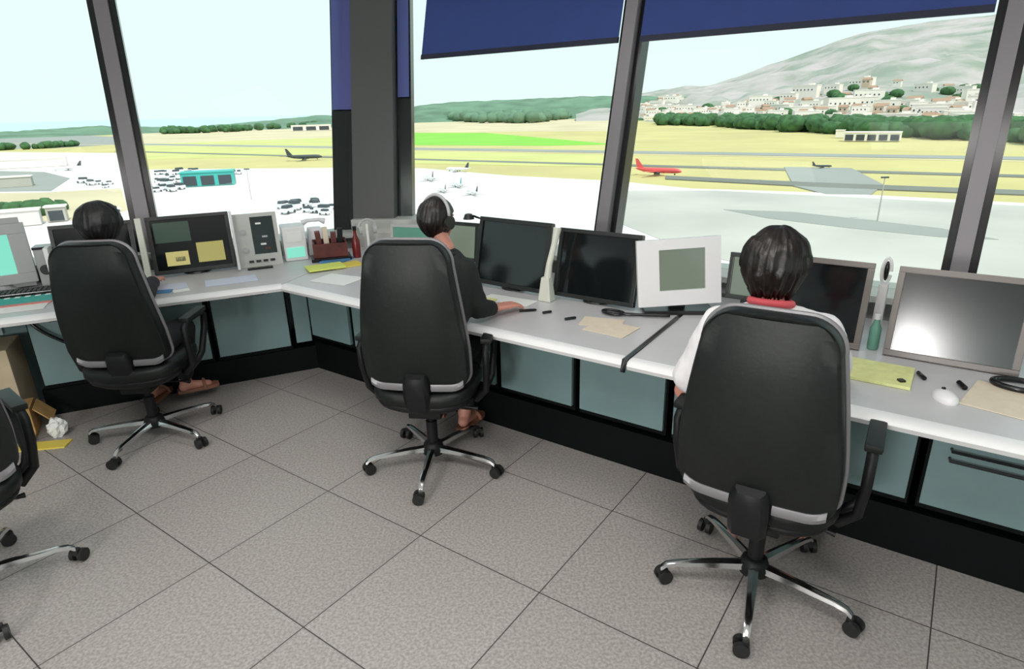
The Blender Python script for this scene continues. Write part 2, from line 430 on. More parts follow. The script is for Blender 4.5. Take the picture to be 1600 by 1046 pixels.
for k in range(9):
    cabinet(R_, posts[k+1]+.014, posts[k]-.014, 2.50, .27, .565, 'teal grey desk cabinet ' + RL[k], TR, 'rail' if k in (1, 2) else 'slot')
cR = inter(2.50, 4.27)
cc_ = cabinet(R_, cR.dot(uR)+.015, -3.069, 2.50, .27, .565, 'narrow teal grey desk cabinet right beside the desk corner', TR, bd=.2)
b = B(); p0 = L_(.318, 4.27); p1 = L_(cR.dot(uL)-.004, 4.27)
for zz0, zz1, mm in ((.22, .60, 'panel'), (.61, DZ-.045, 'apron')):
    b = B(); b.prism([(p.x, p.y) for p in (p0, p1, p1+nL*.02, p0+nL*.02)], zz0, zz1); q_ = b.build('corner_panel', mm, cc_); q_.matrix_parent_inverse = Matrix.Rotation(-TR, 4, 'Z') @ Matrix.Translation(-cc_.location)
LLb = ['with the slot handle left of the desk corner', 'behind the chair arm of the leftmost person', 'slanting panel at the left end, behind the leftmost chair']
ps_ = [.30, -.19, -.67, -1.15]
for k in range(3):
    cabinet(L_, ps_[k+1]+.014, ps_[k]-.014, 4.27, .21, .60, 'teal grey desk cabinet ' + LLb[k], TL, bd=.35 if k == 0 else .45)
# kneehole left of the last cabinet
b = B(); run_L(b, -2.3, -1.175, 4.62, 4.66, 0, DZ-.037); tag(b.build('modesty_panel', 'panel'), 'teal grey back panel of the open kneehole at the left edge', 'panel')
b = B(); run_L(b, -2.3, -1.175, 4.02, 4.06, DZ-.10, DZ-.04); tag(b.build('desk_rail', 'apron'), 'grey rail under the left desk edge above the open kneehole', 'rail')

# ------------------------------------------------------------------ monitors
def monitor(name, label, loc, rot, w, h, tilt, bez=.022, bm_='bezel', sm='screen', d=.045, lift=.018, cat='monitor', group=None, shellh=True, wins=None):
    """origin under bottom centre; screen looks to local -y"""
    t = thing(name, label, cat, loc, rot, group); T = Matrix.Rotation(-tilt, 3, 'X')
    def P(x, y, z): return T @ Vector((x, y, z)) + Vector((0, 0, lift))
    Rm = T
    b = B()
    c = (0, d/2, h/2)
    # bezel as four bars and a back shell
    for (x, z, sx, sz) in ((0, h-bez/2, w, bez), (0, bez/2, w, bez), (-w/2+bez/2, h/2, bez, h-2*bez), (w/2-bez/2, h/2, bez, h-2*bez)):
        b.box(P(x, d*.35, z), (sx, d*.7, sz), Rm, bev=.003)
    b.build('bezel', bm_, t)
    b = B(); b.box(P(0, d*.75, h/2), (w*.985, d*.5, h*.985), Rm, bev=.008); b.box(P(0, d*1.25, h*.5), (w*.6, d*.6, h*.6), Rm, bev=.01); b.build('back_shell', bm_, t)
    b = B(); b.box(P(0, .010+.004, h/2), (w-2*bez+.002, .008, h-2*bez+.002), Rm); s = b.build('screen', sm, t)
    if wins:
        for (x0, z0, x1, z1, mm) in wins:
            b = B(); W = w-2*bez; Hh = h-2*bez
            b.box(P(-W/2+W*(x0+x1)/2, .009, bez+Hh*(z0+z1)/2), (W*(x1-x0), .002, Hh*(z1-z0)), Rm); b.build('display_window', mm, s)
    if lift > .02 or True:
        b = B(); b.cyl((0, .09, .0), (0, .09, .012), min(.085, w*.25), min(.08, w*.23), 24)
        b.box((0, .095, max(lift, .02)/2+.05), (.06, .03, max(lift, .02)+.10), bev=.004); b.build('stand', bm_, t)
    return t
ZT = DZ+.001
G1 = 'dark flat monitors on the right desk'
monitor('flat_monitor', 'black flat monitor right of the headset wearer, left of the light handset', R_(-2.02, 2.78, ZT), TR-.03, .50, .385, .24, group=G1, bez=.024)
monitor('flat_monitor', 'black flat monitor between the light handset and the white touch panel', R_(-1.485, 2.79, ZT), TR, .475, .365, .24, group=G1, bez=.022)
monitor('flat_monitor', 'dark flat monitor with brownish frame beside the head of the white-shirted person', R_(-.455, 2.78, ZT), TR, .45, .36, .24, lift=.004, bm_='bezelg', group=G1, bez=.024)
monitor('flat_monitor', 'dark glossy flat monitor with brownish frame at the right edge, white glare on it', R_(.075, 2.78, ZT), TR, .44, .36, .24, lift=.004, sm='screenmatt', bm_='bezelg', group=G1, bez=.024)
monitor('small_monitor', 'small dark framed screen seen left of the head of the white-shirted person', R_(-.765, 2.97, ZT), TR, .17, .22, .15, sm='glow_grey', lift=.09, bez=.02)
monitor('small_monitor', 'small grey green screen beside the cheek of the headset wearer', R_(-2.47, 2.90, ZT), TR+.1, .27, .235, .15, sm='glow_grey', lift=.10, bez=.022)
monitor('small_monitor', 'small green screen in a pale case near the corner pillar', R_(-3.03, 3.05, ZT), TR+.3, .30, .20, .15, sm='glow_green', lift=.05, bez=.02, bm_='grey')
monitor('flat_monitor', 'dark flat monitor hidden behind the leftmost person', L_(-.755, 4.52, ZT), TL, .44, .365, .22, bez=.022, group='dark flat monitors on the left desk')
monitor('flat_monitor', 'dark flat monitor showing two yellow windows, right of the leftmost person', L_(-.215, 4.52, ZT), TL, .49, .37, .22, bez=.024, group='dark flat monitors on the left desk',
        wins=[(.13, .08, .43, .36, 'win_cream'), (.25, .16, .38, .25, 'win_dark'), (.55, .10, .92, .50, 'win_yellow'), (.03, .55, .5, .95, 'win_dark')])

# white touch panel on its foot
t = thing('touch_panel', 'white framed touch panel with a small grey screen, left of the white-shirted person', 'touch panel', R_(-1.03, 2.86, ZT), TR+.56)
T = Matrix.Rotation(-.12, 3, 'X'); W, Hh, lf = .40, .325, .05
Tr = Matrix.Rotation(-.06, 3, 'Y')
def P(x, y, z): return T @ (Tr @ Vector((x, y, z))) + Vector((0, 0, lf))
TT = T @ Tr
b = B(); x0, x1, zz0, zz1 = -.095, .125, .075, .275
for (xa, xb, za, zb_) in ((-W/2, x0, 0, Hh), (x1, W/2, 0, Hh), (x0, x1, 0, zz0), (x0, x1, zz1, Hh)):
    b.box(P((xa+xb)/2, .02, (za+zb_)/2), (xb-xa, .04, zb_-za), TT)
b.box(P(0, .045, Hh/2), (W*.97, .03, Hh*.97), TT, bev=.008); b.build('frame', 'white', t)
b = B(); b.box(P((x0+x1)/2, .020, (zz0+zz1)/2), (x1-x0, .012, zz1-zz0), TT); b.build('screen', 'glow_grey', t)
b = B(); b.box((0, .07, .01), (.34, .15, .02), bev=.004); b.box((0, .08, .05), (.08, .03, .10)); b.build('foot', 'bezel', t)

# light handset leaning between the two black monitors
t = thing('intercom_handset', 'pale grey handset on a tall cradle between the two black monitors', 'handset', R_(-1.722, 2.735, ZT), TR)
b = B(); b.box((0, 0, .065), (.078, .06, .13), bev=.008, taper=.62); b.build('cradle', 'pale', t)
b = B(); b.tube([(.002, .0, .10), (.010, .012, .2), (.02, .045, .30), (.028, .065, .385)], .018, 10, rs=[.022, .017, .016, .022]); b.build('handset', 'pale', t)

# radio panel on left desk
t = thing('radio_panel', 'pale radio panel with a tall dark display right of the yellow-window monitor', 'radio panel', L_(.185, 4.52, ZT), TL)
b = B(); T = Matrix.Rotation(-.15, 3, 'X')
def P(x, y, z): return T @ Vector((x, y, z))
W, Hh = .28, .36; x0, x1, za, zb_ = -.03, .115, .085, .335
for (xa, xb, z_a, z_b) in ((-W/2, x0, 0, Hh), (x1, W/2, 0, Hh), (x0, x1, 0, za), (x0, x1, zb_, Hh)):
    b.box(P((xa+xb)/2, .03, (z_a+z_b)/2), (xb-xa, .06, z_b-z_a), T)
b.box(P(0, .07, Hh/2), (W, .05, Hh), T); b.build('case', 'sill', t)
b = B(); b.box(P((x0+x1)/2, .03, (za+zb_)/2), (x1-x0, .01, zb_-za), T); s = b.build('display', 'screen', t)
for q, (x, z, m) in enumerate(((.02, .29, 'paper'), (.035, .15, 'paper'), (.06, .12, 'brownred'), (.05, .2, 'grey'))):
    b = B(); b.box(P(x, .022, z), (.035, .006, .012), T); b.build('indicator', m, s)
for q in range(4):
    b = B(); b.box(P(-.06+.045*q, -.006, .04), (.03, .012, .014), T); b.build('key', 'gasket', t)
for q in range(2):
    b = B(); b.cyl(P(-.085, .002, .12+.12*q), P(-.085, -.02, .12+.12*q), .016); b.build('knob', 'grey', t)

# white desktop unit with a turquoise lower screen
t = thing('desktop_unit', 'white desktop unit with a pale turquoise lower screen, left of the brown box', 'desktop unit', L_(.425, 4.58, ZT), TL)
b = B(); b.box((0, .09, .12), (.155, .18, .24), bev=.012); b.build('case', 'white', t)
b = B(); b.box((0, -.002, .06), (.12, .008, .07)); b.build('screen', 'glow_cyan', t)
b = B(); b.box((0, -.002, .17), (.10, .008, .07)); b.build('vent_panel', 'paper', t)
# white and grey things behind it
for nm, lab, a, bb, m, h, r in (('mug', 'white mug on the left desk behind the white desktop unit', .50, 4.68, 'white', .33, .035),):
    pass
t = thing('desk_telephone', 'white telephone with its handset on top, behind the brown box', 'telephone', L_(.585, 4.73, ZT), TL)
b = B(); b.box((0, 0, .10), (.13, .12, .20), bev=.02, taper=.75); b.build('body', 'white', t)
b = B(); b.tube([(-.08, 0, .235), (-.04, 0, .25), (.04, 0, .25), (.08, 0, .235)], .014, 8, rs=[.022, .013, .013, .022]); b.build('handset', 'white', t)

# reddish brown box with items
t = thing('open_box', 'dark reddish brown open box with small things on the left desk by the pillar', 'box', L_(.65, 4.52, ZT), TL-.1)
b = B()
for c, s in (((0, 0, .03), (.23, .13, .012)), ((0, -.06, .075), (.23, .012, .09)), ((0, .06, .075), (.23, .012, .12)), ((-.11, 0, .075), (.012, .12, .10)), ((.11, 0, .075), (.012, .12, .10))): b.box(c, s)
b.build('tray', 'brownred', t)
b = B(); b.box((0, -.01, .012), (.27, .17, .02)); b.build('base', 'gasket', t)
for q, (x, y, h, m) in enumerate(((-.07, 0, .16, 'brownred'), (-.02, .02, .18, 'beige'), (.03, -.01, .15, 'brownred'), (.075, .01, .17, 'plastic'))):
    b = B(); b.box((x, y, .04+h/2), (.036, .05, h), Matrix.Rotation(.05*(q-1.5), 3, 'Y'), bev=.004)
    tag(b.build('small_box', m, None, loc=L_(.65, 4.52, ZT+.002), rotz=TL-.1), ['dark red', 'beige', 'brown', 'black'][q]+' small packet standing in the brown open box', 'packet', 'packets in the brown box')
# dark red bottle
b = B(); b.lathe([(.0, 0), (.026, .0), (.028, .01), (.028, .12), (.012, .16), (.011, .19), (.013, .2), (0, .2)])
t = thing('bottle', 'dark red bottle in front of the corner pillar', 'bottle', L_(.825, 4.47, ZT)); b.build('body', 'bottle_red', t, smooth=True)
b = B(); b.cyl((0, 0, .195), (0, 0, .22), .014); b.build('cap', 'gasket', t)
# headset stand
t = thing('headset_stand', 'grey headset hanging on a white stand in front of the pillar', 'headset stand', L_(.905, 4.42, ZT), TL)
b = B(); b.cyl((0, 0, 0), (0, 0, .015), .05); b.cyl((0, 0, .01), (0, 0, .24), .010); b.build('stand', 'white', t, smooth=True)
b = B(); b.tube([(.0+.06*math.sin(q), 0, .21+.06*math.cos(q)) for q in [x*.3-1.5 for x in range(11)]], .009, 8); b.build('headband', 'grey', t, smooth=True)
for s in (-1, 1):
    b = B(); b.cyl((s*.062, -.0, .20), (s*.038, 0, .20), .034); b.build('ear_cup', 'grey', t, smooth=True)

for aa, ww, lb in ((-.490, .034, 'pale upright divider panel between the two dark left monitors'), (.041, .016, 'thin white upright divider between the yellow-window monitor and the radio panel')):
    b = B(); b.box((0, 0, .19), (ww, .05, .385), Matrix.Rotation(-.2, 3, 'X'), bev=.003)
    tag(b.build('divider_panel', 'pale' if ww > .02 else 'white', loc=L_(aa, 4.50, ZT+.006), rotz=TL), lb, 'divider')
# far left crt monitor with cyan screen
t = thing('crt_monitor', 'grey crt monitor with a glowing cyan screen at the left edge', 'monitor', L_(-1.33, 4.62, ZT), TL+.15)
b = B(); w, h = .46, .36
for (x, z, sx, sz) in ((0, h-.03, w, .06), (0, .03, w, .06), (-w/2+.03, h/2, .06, h-.12), (w/2-.045, h/2, .09, h-.12)): b.box((x, .02, z+.04), (sx, .05, sz), bev=.004)
b.build('bezel', 'grey', t)
b = B(); b.loft([b.ring((0, .04, h/2+.04), (0, 1, 0), .30, 4, up=(.7, 0, .7)), b.ring((0, .20, h/2+.02), (0, 1, 0), .19, 4, up=(.7, 0, .7))]); b.build('housing', 'grey', t)
b = B(); b.box((-.015, .018, h/2+.04), (w-.13, .03, h-.11)); b.build('screen', 'glow_cyan', t)
b = B(); b.cyl((0, .1, 0), (0, .1, .05), .13, .10, 24); b.build('swivel_base', 'grey', t)
# grey box speaker
t = thing('speaker', 'small grey box speaker right of the cyan screen', 'speaker', L_(-1.055, 4.68, ZT), TL)
b = B(); b.box((0, .05, .12), (.085, .11, .24), bev=.004); b.build('cabinet', 'grey', t)
b = B(); b.box((0, .048, .235), (.09, .115, .016), bev=.002); b.build('top_cover', 'gasket', t)
b = B(); b.cyl((0, -.008, .10), (0, -.001, .10), .032, seg=20); b.build('cone', 'bezel', t)
b = B(); b.box((0, 0, .13), (.024, .10, .26), bev=.004); tag(b.build('document_holder', 'paper', loc=L_(-.995, 4.55, ZT), rotz=TL), 'thin white upright holder between the grey speaker and the leftmost head', 'holder')

def flat(name, label, cat, m, F, a, bb, w, d, ang=0, h=.004, z=ZT, group=None, rot=None, curl=0):
    b = B(); b.box((0, 0, h/2), (w, d, h), bev=min(.0015, h*.3))
    return tag(b.build(name, m, loc=F(a, bb, z), rotz=(TR if F is R_ else TL)+ang), label, cat, group)
# left desk things
t = thing('keyboard', 'black keyboard behind the teal mat on the left desk', 'keyboard', L_(-1.17, 4.50, ZT), TL)
b = B(); b.box((0, 0, .010), (.34, .12, .02), bev=.004); b.build('body', 'gasket', t)
b = B()
for r_ in range(4):
    for c_ in range(13): b.box((-.15+c_*.025, -.042+r_*.028, .023), (.019, .021, .008))
tag(b.build('keys', 'bezel', t), kind='stuff')
flat('desk_mat', 'teal green desk mat on the left desk in front of the black keyboard', 'mat', 'teal', L_, -1.16, 4.34, .40, .17, 0, .005)
for q in range(7):
    flat('paper_slip', 'small white slip in the row along the back of the teal mat', 'paper slip', 'paper', L_, -1.32+q*.05, 4.412, .028, .03, .1*(q % 3-1), .006, group='white slips on the teal mat')
flat('ruler', 'long coral red strip lying in front of the teal mat', 'strip', 'red', L_, -1.22, 4.22, .50, .04, .0, .006)
flat('document', 'cream sheet near the left desk edge below the red strip', 'paper', 'paper', L_, -1.2, 4.14, .44, .12, 0, .003)
flat('document', 'pale blue sheet on the desk below the yellow-window monitor', 'paper', 'palelilac', L_, -.38, 4.22, .22, .15, .1)
flat('document', 'pale green sheet half hidden behind the leftmost chair', 'paper', 'yellowgreen', L_, -.60, 4.16, .18, .14, -.1)
for q, (a, bb, m, l) in enumerate(((.40, 4.30, 'gasket', 'black'), (.22, 4.40, 'gasket', 'black'))):
    pass
flat('keypad', 'narrow black keypad in front of the radio panel', 'keypad', 'gasket', L_, .17, 4.455, .16, .035, 0, .012)
flat('folder', 'blue folder on the desk corner in front of the brown box', 'folder', 'blue', R_, -3.50, 2.80, .16, .20, .35, .012)
flat('folder', 'bright yellow green folder fanned out on the desk corner', 'folder', 'brightyellow', R_, -3.38, 2.60, .16, .24, -.45, .010, z=ZT+.008)
flat('folder', 'amber yellow folder tucked under the yellow green one', 'folder', 'orangeyellow', R_, -3.33, 2.74, .14, .20, -.35, .007)
flat('document', 'pale sheet on the desk left of the headset wearer', 'paper', 'paper', R_, -3.08, 2.45, .28, .20, .15, .003)
# right desk things
flat('notepad', 'yellow notepad next to the forearm of the headset wearer', 'notepad', 'yellow', R_, -2.02, 2.50, .16, .17, .1, .012)
flat('document', 'pale blue green sheet in front of the leftmost black monitor', 'paper', 'paper', R_, -1.90, 2.63, .30, .11, .05, .003)
flat('document', 'beige sheet lying left of the black desk joint', 'paper', 'beige', R_, -1.22, 2.50, .21, .17, -.06, .003)
flat('document', 'second beige sheet turned slightly under the first one', 'paper', 'beige', R_, -1.30, 2.56, .20, .13, .25, .002)
flat('notepad', 'yellow notepad right of the chair of the white-shirted person', 'notepad', 'yellow', R_, -.135, 2.56, .225, .21, .0, .012)
flat('document', 'beige sheet at the right edge near the black ring cable', 'paper', 'beige', R_, .27, 2.53, .25, .26, -.2, .003)
flat('document', 'pale sheet under the forearms of the white-shirted person', 'paper', 'paper', R_, -.70, 2.55, .3, .21, .1, .003)
def pen(label, F, a, bb, ang, L=.09, r=.007, m='gasket'):
    b = B(); b.tube([(0, -L/2, r), (0, L/2*.8, r), (0, L/2, r)], r, 8, rs=[r, r, r*.4]); b.build
    return tag(b.build('pen', m, loc=F(a, bb, ZT), rotz=(TR if F is R_ else TL)+ang, smooth=True), label, 'pen', 'dark pens on the right desk')
pen('dark pen nearest the fingers of the headset wearer', R_, -1.70, 2.52, -.85)
pen('middle one of the three dark pens right of the hand', R_, -1.60, 2.545, -.6, .05)
pen('dark pen furthest right of the hand, left of the beige sheet', R_, -1.45, 2.52, -.6, .06)
pen('dark marker between the yellow notepad and the white mouse', R_, .0, 2.61, .45, .06, .008)
pen('dark marker just behind the white mouse', R_, .125, 2.585, .4, .055, .009)
b = B(); b.box((0, 0, .013), (.02, .022, .012)); tag(b.build('eraser', 'gasket', loc=R_(-.055, 2.50, ZT)), 'tiny black clip on the corner of the yellow notepad', 'clip')
# mouse
t = thing('computer_mouse', 'white computer mouse at the desk edge near the right end', 'mouse', R_(.082, 2.44, ZT), TR+.5)
b = B(); b.ell((0, 0, .004), (.036, .055, .028), fn=lambda v: 1 if v.z > 0 else .98); o = b.build('shell', 'white', t, smooth='all')
b = B(); b.cyl((-.004, .02, .030), (.004, .02, .030), .007); b.build('wheel', 'gasket', t)
def cable(label, name, pts, r, m, cat='cable'):
    b = B()
    P_ = [Vector(p) for p in pts]; out = []
    for k in range(len(P_)-1):
        p0 = P_[max(k-1, 0)]; p1 = P_[k]; p2 = P_[k+1]; p3 = P_[min(k+2, len(P_)-1)]
        for s in range(6):
            t_ = s/6; out.append(.5*((2*p1)+(p2-p0)*t_+(2*p0-5*p1+4*p2-p3)*t_*t_+(3*p1-p0-3*p2+p3)*t_**3))
    out.append(P_[-1]); b.tube(out, r, 8)
    return tag(b.build(name, m, smooth='all'), label, cat)
def loopc(a, bb, ra, rb, n=10, z=.012): return [R_(a+ra*math.cos(2*PI*k/n), bb+rb*math.sin(2*PI*k/n), ZT+z) for k in range(n+1)]
cable('black cable coiled in front of the second black monitor', 'coiled_cable', loopc(-1.31, 2.70, .055, .03)+[R_(-1.2, 2.72, ZT+.012), R_(-1.05, 2.79, ZT+.012)], .008, 'gasket')
cable('thick black cable ring on the desk at the right edge', 'coiled_cable', loopc(.30, 2.68, .085, .05)+[R_(.45, 2.75, ZT+.012)], .011, 'gasket')
cable('black cable hanging down across the left end cabinet', 'hanging_cable', [L_(-1.12, 4.24, .64), L_(-1.05, 4.22, .55), L_(-.93, 4.22, .45), L_(-.82, 4.22, .38), L_(-.68, 4.23, .32)], .010, 'gasket')
for q, (a, bb, w_, d_, ang, mm, lb) in enumerate(((-.56, 4.08, .13, .10, .3, 'greengrass', 'small green sheet by the right edge of the leftmost chair'), (-.40, 4.13, .10, .07, -.2, 'blue', 'small blue card below the yellow-window monitor'), (-.30, 4.10, .09, .06, .15, 'paper', 'small white card beside the blue card'), (-.02, 4.20, .30, .16, .05, 'palelilac', 'lilac grey sheet left of the desk corner'))):
    flat('card', lb, 'paper', mm, L_, a, bb, w_, d_, ang, .005)
# microphone loop, small bottle and cable box between the two brownish monitors
t = thing('desk_microphone', 'white desk microphone with a dark oval head between the brownish monitors', 'microphone', R_(-.193, 2.93, ZT), TR)
b = B(); b.box((0, 0, .13), (.035, .05, .26), bev=.006); b.build('body', 'white', t)
b = B(); b.tube([(.017*math.cos(q*.5), .01, .31+.055*math.sin(q*.5)) for q in range(13)], .006, 8, closed=False); b.build('loop', 'white', t)
b = B(); b.ell((0, .01, .31), (.010, .012, .042)); b.build('head', 'gasket', t, smooth='all')
t = thing('bottle', 'small green bottle standing between the brownish monitors', 'bottle', R_(-.187, 2.84, ZT))
b = B(); b.lathe([(0, 0), (.020, 0), (.022, .01), (.022, .09), (.012, .115), (.010, .13), (0, .13)]); b.build('body', 'bottle_green', t, smooth=True)
b = B(); b.cyl((0, 0, .13), (0, 0, .15), .012); b.build('cap', 'white', t)
# little lamp near small screen
t = thing('desk_lamp', 'small dark lamp on top of the screen beside the headset wearer', 'lamp', R_(-2.33, 2.95, ZT), TR)
b = B(); b.cyl((0, 0, 0), (0, 0, .012), .03); b.tube([(0, 0, 0), (0, .03, .25), (-.01, .03, .355), (-.05, 0, .375)], .007, 8); b.build('arm', 'gasket', t)
b = B(); b.lathe([(.0, 0), (.035, .0), (.022, .03), (0, .035)], c=(-.075, -.01, .355)); b.build('shade', 'bezel', t, smooth=True)
# things on the floor left
t = thing('carton', 'orange brown open cardboard box on the floor at the left edge', 'box', (-2.86, 3.20, 0), .5)
b = B()
for c, s in (((0, 0, .006), (.22, .18, .010)), ((0, -.085, .09), (.22, .010, .17)), ((0, .085, .09), (.22, .010, .17)), ((-.105, 0, .09), (.010, .16, .17)), ((.105, 0, .09), (.010, .16, .17))): b.box(c, s)
b.build('body', 'card', t)
b = B(); b.box((0, -.14, .02), (.22, .12, .006), Matrix.Rotation(.18, 3, 'X')); b.build('flap', 'card', t)
b = B(); b.box((.16, 0, .12), (.12, .16, .006), Matrix.Rotation(.9, 3, 'Y')); b.build('flap', 'card', t)
b = B(); b.box((0, 0, .004), (.30, .09, .008)); tag(b.build('paper_bag', 'orangeyellow', loc=(-2.63, 3.06, 0), rotz=.15), 'flattened yellow paper bag on the floor beside the orange box', 'bag')
b = B(); b.ell((0, 0, .05), (.05, .045, .06), fn=lambda v: 1+.35*noise.noise(v*2.4), seg=18, rings=12)
tag(b.build('crumpled_tissue', 'paper', loc=(-2.60, 3.18, 0)), 'white crumpled paper on the floor beside the orange box', 'paper')
t = thing('storage_carton', 'cream carton standing in the open kneehole at the left edge', 'box', L_(-1.50, 4.35, 0), TL)
b = B(); b.box((0, 0, .24), (.52, .30, .48), bev=.006); b.build('body', 'cream', t)
b = B(); b.box((0, 0, .482), (.05, .302, .004)); b.build('tape', 'card', t)
t = thing('computer_tower', 'dark computer tower on the floor in front of the cream carton', 'computer', L_(-1.42, 4.02, 0), TL)
b = B(); b.box((0, 0, .11), (.42, .18, .22), bev=.008); b.build('case', 'plastic', t)
b = B(); b.box((0, -.092, .11), (.38, .008, .18)); b.build('front_panel', 'bezel', t)

# ------------------------------------------------------------------ office chairs
def chair_back_outline(n=10):
    """(x, z) outline, z from 0 (bottom) to 1"""
    pts = []
    Wb, Wm, Wt, Hh, rb, rt = .235, .240, .172, .645, .075, .10
    def side(z): 
        k = z/Hh
        return Wb + (Wm-Wb)*min(1, k*4) if k < .25 else Wm + (Wt-Wm)*((k-.25)/.75)**1.35
    for k in range(n+1):
        a = -PI/2 + PI/2*k/n; pts.append((side(rb)-rb+rb*math.cos(a), rb+rb*math.sin(a)))
    for k in range(1, 9):
        z = rb+(Hh-rt-rb)*k/9; pts.append((side(z), z))
    for k in range(n+1):
        a = PI/2*k/n; pts.append((side(Hh-rt)-rt+rt*math.cos(a), Hh-rt+rt*math.sin(a)))
    return pts, Hh
def backmap(x, z, y=0.0):
    """bend the flat back: curve round the sitter, lean back"""
    Hh = .645
    yy = .22*x*x*1.6 + y - .035*math.sin(PI*z/Hh) - .04*(z/Hh)
    return Vector((x, yy, z))
def make_chair(name, label, loc, face, base_ang, top_off, swivel_z=.50, hs=1.0):
    t = thing(name, label, 'chair', (loc[0], loc[1], 0), math.radians(face)-PI/2, 'black swivel chairs')
    right, Hh = chair_back_outline()
    by, bz = -top_off[0], swivel_z; lean = top_off[1]
    def P(x, y, z):
        v = backmap(x, z, y); return Vector((v.x, v.y + by - lean*z/Hh, v.z*hs + bz))
    # back pad
    b = B(); rows = []
    zs = sorted({round(z, 5) for x, z in right})
    pts = right
    def ringrow(y, inset):
        out = []
        for (x, z) in pts: out.append((x-inset, min(max(z, inset), Hh-inset)))
        full = out + [(-x, z) for x, z in out[::-1]]
        return full
    layers = [(-.030, .014), (-.036, .004), (-.028, -.0), (0, 0), (.028, 0), (.036, .010), (.046, .035)]
    rings = [b.verts([P(x, y, z) for x, z in ringrow(y, ins)]) for y, ins in layers]
    b.loft(rings, cap=False)
    # caps as strips between left and right
    n = len(pts)
    for rg, yy in ((rings[0], -.030), (rings[-1], .046)):
        L = n
        cols = 8; grid = []
        for k in range(n):
            rv = rg[k]; lv = rg[2*n-1-k]; row = [rv]
            xr = ringrow(0, layers[0][1] if rg is rings[0] else layers[-1][1])[k]
            for c in range(1, cols):
                x = xr[0]*(1-2*c/cols); bump = -.012 if rg is rings[0] else .012
                row.append(b.bm.verts.new(P(x, yy+bump*(1-(2*c/cols-1)**4)*min(1, 4*min(xr[1], Hh-xr[1])/Hh), xr[1])))
            row.append(lv); grid.append(row)
        for k in range(n-1):
            for c in range(cols): b.face([grid[k][c], grid[k][c+1], grid[k+1][c+1], grid[k+1][c]])
    bmesh.ops.remove_doubles(b.bm, verts=b.bm.verts, dist=.0004)
    b.build('backrest', 'leather', t, smooth=True)
    # grey trim round the shell
    full = [(x, z) for x, z in pts] + [(-x, z) for x, z in pts[::-1]]
    b = B(); b.tube([P(x*1.012, .024, z) for x, z in full], .0085, 8, closed=True); b.build('trim', 'trim', t, smooth='all')
    for s in (-1, 1):
        b = B(); q = [P(s*(.065+.150*k/8), -.036, .012+.022*max(0, (k-5)/3)**2) for k in range(9)]
        rg = []
        for p in q: rg.append(b.verts([p+Vector((0, -.004, -.016)), p+Vector((0, -.010, 0)), p+Vector((0, -.004, .018)), p+Vector((0, .02, .018)), p+Vector((0, .02, -.016))]))
        b.loft(rg); b.build('lower_trim', 'trim', t, smooth=True)
    # spine bracket
    b = B(); y0 = by-.06
    prof = [(.045, P(0, -.045, .075)), (.056, P(0, -.058, .05)), (.062, P(0, -.065, -.02)), (.058, Vector((0, by-.045, bz-.09))), (.05, Vector((0, by+.05, bz-.135))), (.045, Vector((0, -.02, .36)))]
    rg = []
    for w, p in prof: rg.append(b.verts([p+Vector((-w, 0, 0)), p+Vector((-w*.7, -.016, -.010)), p+Vector((w*.7, -.016, -.010)), p+Vector((w, 0, 0)), p+Vector((w, .03, .02)), p+Vector((-w, .03, .02))]))
    b.loft(rg); b.build('spine', 'plastic', t, smooth=True)
    # seat cushion and shell
    def seatring(b, z, k, yo=0): 
        out = []
        for i_ in range(28):
            a = 2*PI*i_/28; ca, sa = math.cos(a), math.sin(a)
            sx = math.copysign(abs(ca)**.55, ca)*.245*k; sy = math.copysign(abs(sa)**.55, sa)*.235*k
            out.append(Vector((sx, sy+.03+yo, z + .02*(sx/.245)**2)))
        return b.verts(out)
    b = B(); b.loft([seatring(b, .405, .93), seatring(b, .42, 1.0), seatring(b, .455, 1.0), seatring(b, .475, .95), seatring(b, .478, .7)]); b.build('seat', 'leather', t, smooth='all')
    b = B(); b.loft([seatring(b, .345, .55), seatring(b, .36, .78), seatring(b, .385, .93), seatring(b, .41, .97)]); b.build('seat_shell', 'plastic', t, smooth='all')
    b = B(); b.box((0, 0, .335), (.16, .22, .05), bev=.012); b.tube([(.06, .0, .335), (.2, .0, .33), (.24, .0, .325)], .007, 8, rs=[.006, .006, .012]); b.build('mechanism', 'plastic', t)
    b = B(); b.cyl((0, 0, .10), (0, 0, .25), .028); b.cyl((0, 0, .24), (0, 0, .33), .017); b.build('gas_column', 'plastic', t, smooth=True)
    b = B(); b.lathe([(.030, .065), (.052, .07), (.055, .095), (.045, .125), (.032, .135)]); b.build('hub', 'plastic', t, smooth=True)
    # armrests: closed loops
    for s in (-1, 1):
        b = B(); x0, x1 = s*.235, s*.300
        path = [(x0, -.02, .385), (x1-s*.01, -.03, .44), (x1, -.06, .56), (x1, -.07, .655), (x1, -.03, .685), (x1, .14, .680), (x1, .185, .655), (x1, .16, .58), (x1, .08, .47), (x1-s*.02, .05, .43), (x0, .04, .385)]
        b.tube(path, .016, 8, rs=[.02]+[.017]*9+[.02]); b.build('armrest', 'plastic', t, smooth='all')
        b = B(); b.box((x1, .06, .695), (.052, .235, .026), bev=.010); b.build('arm_pad', 'leather', t, smooth=True)
    # five star base
    rel = math.radians(base_ang) - (math.radians(face)-PI/2)
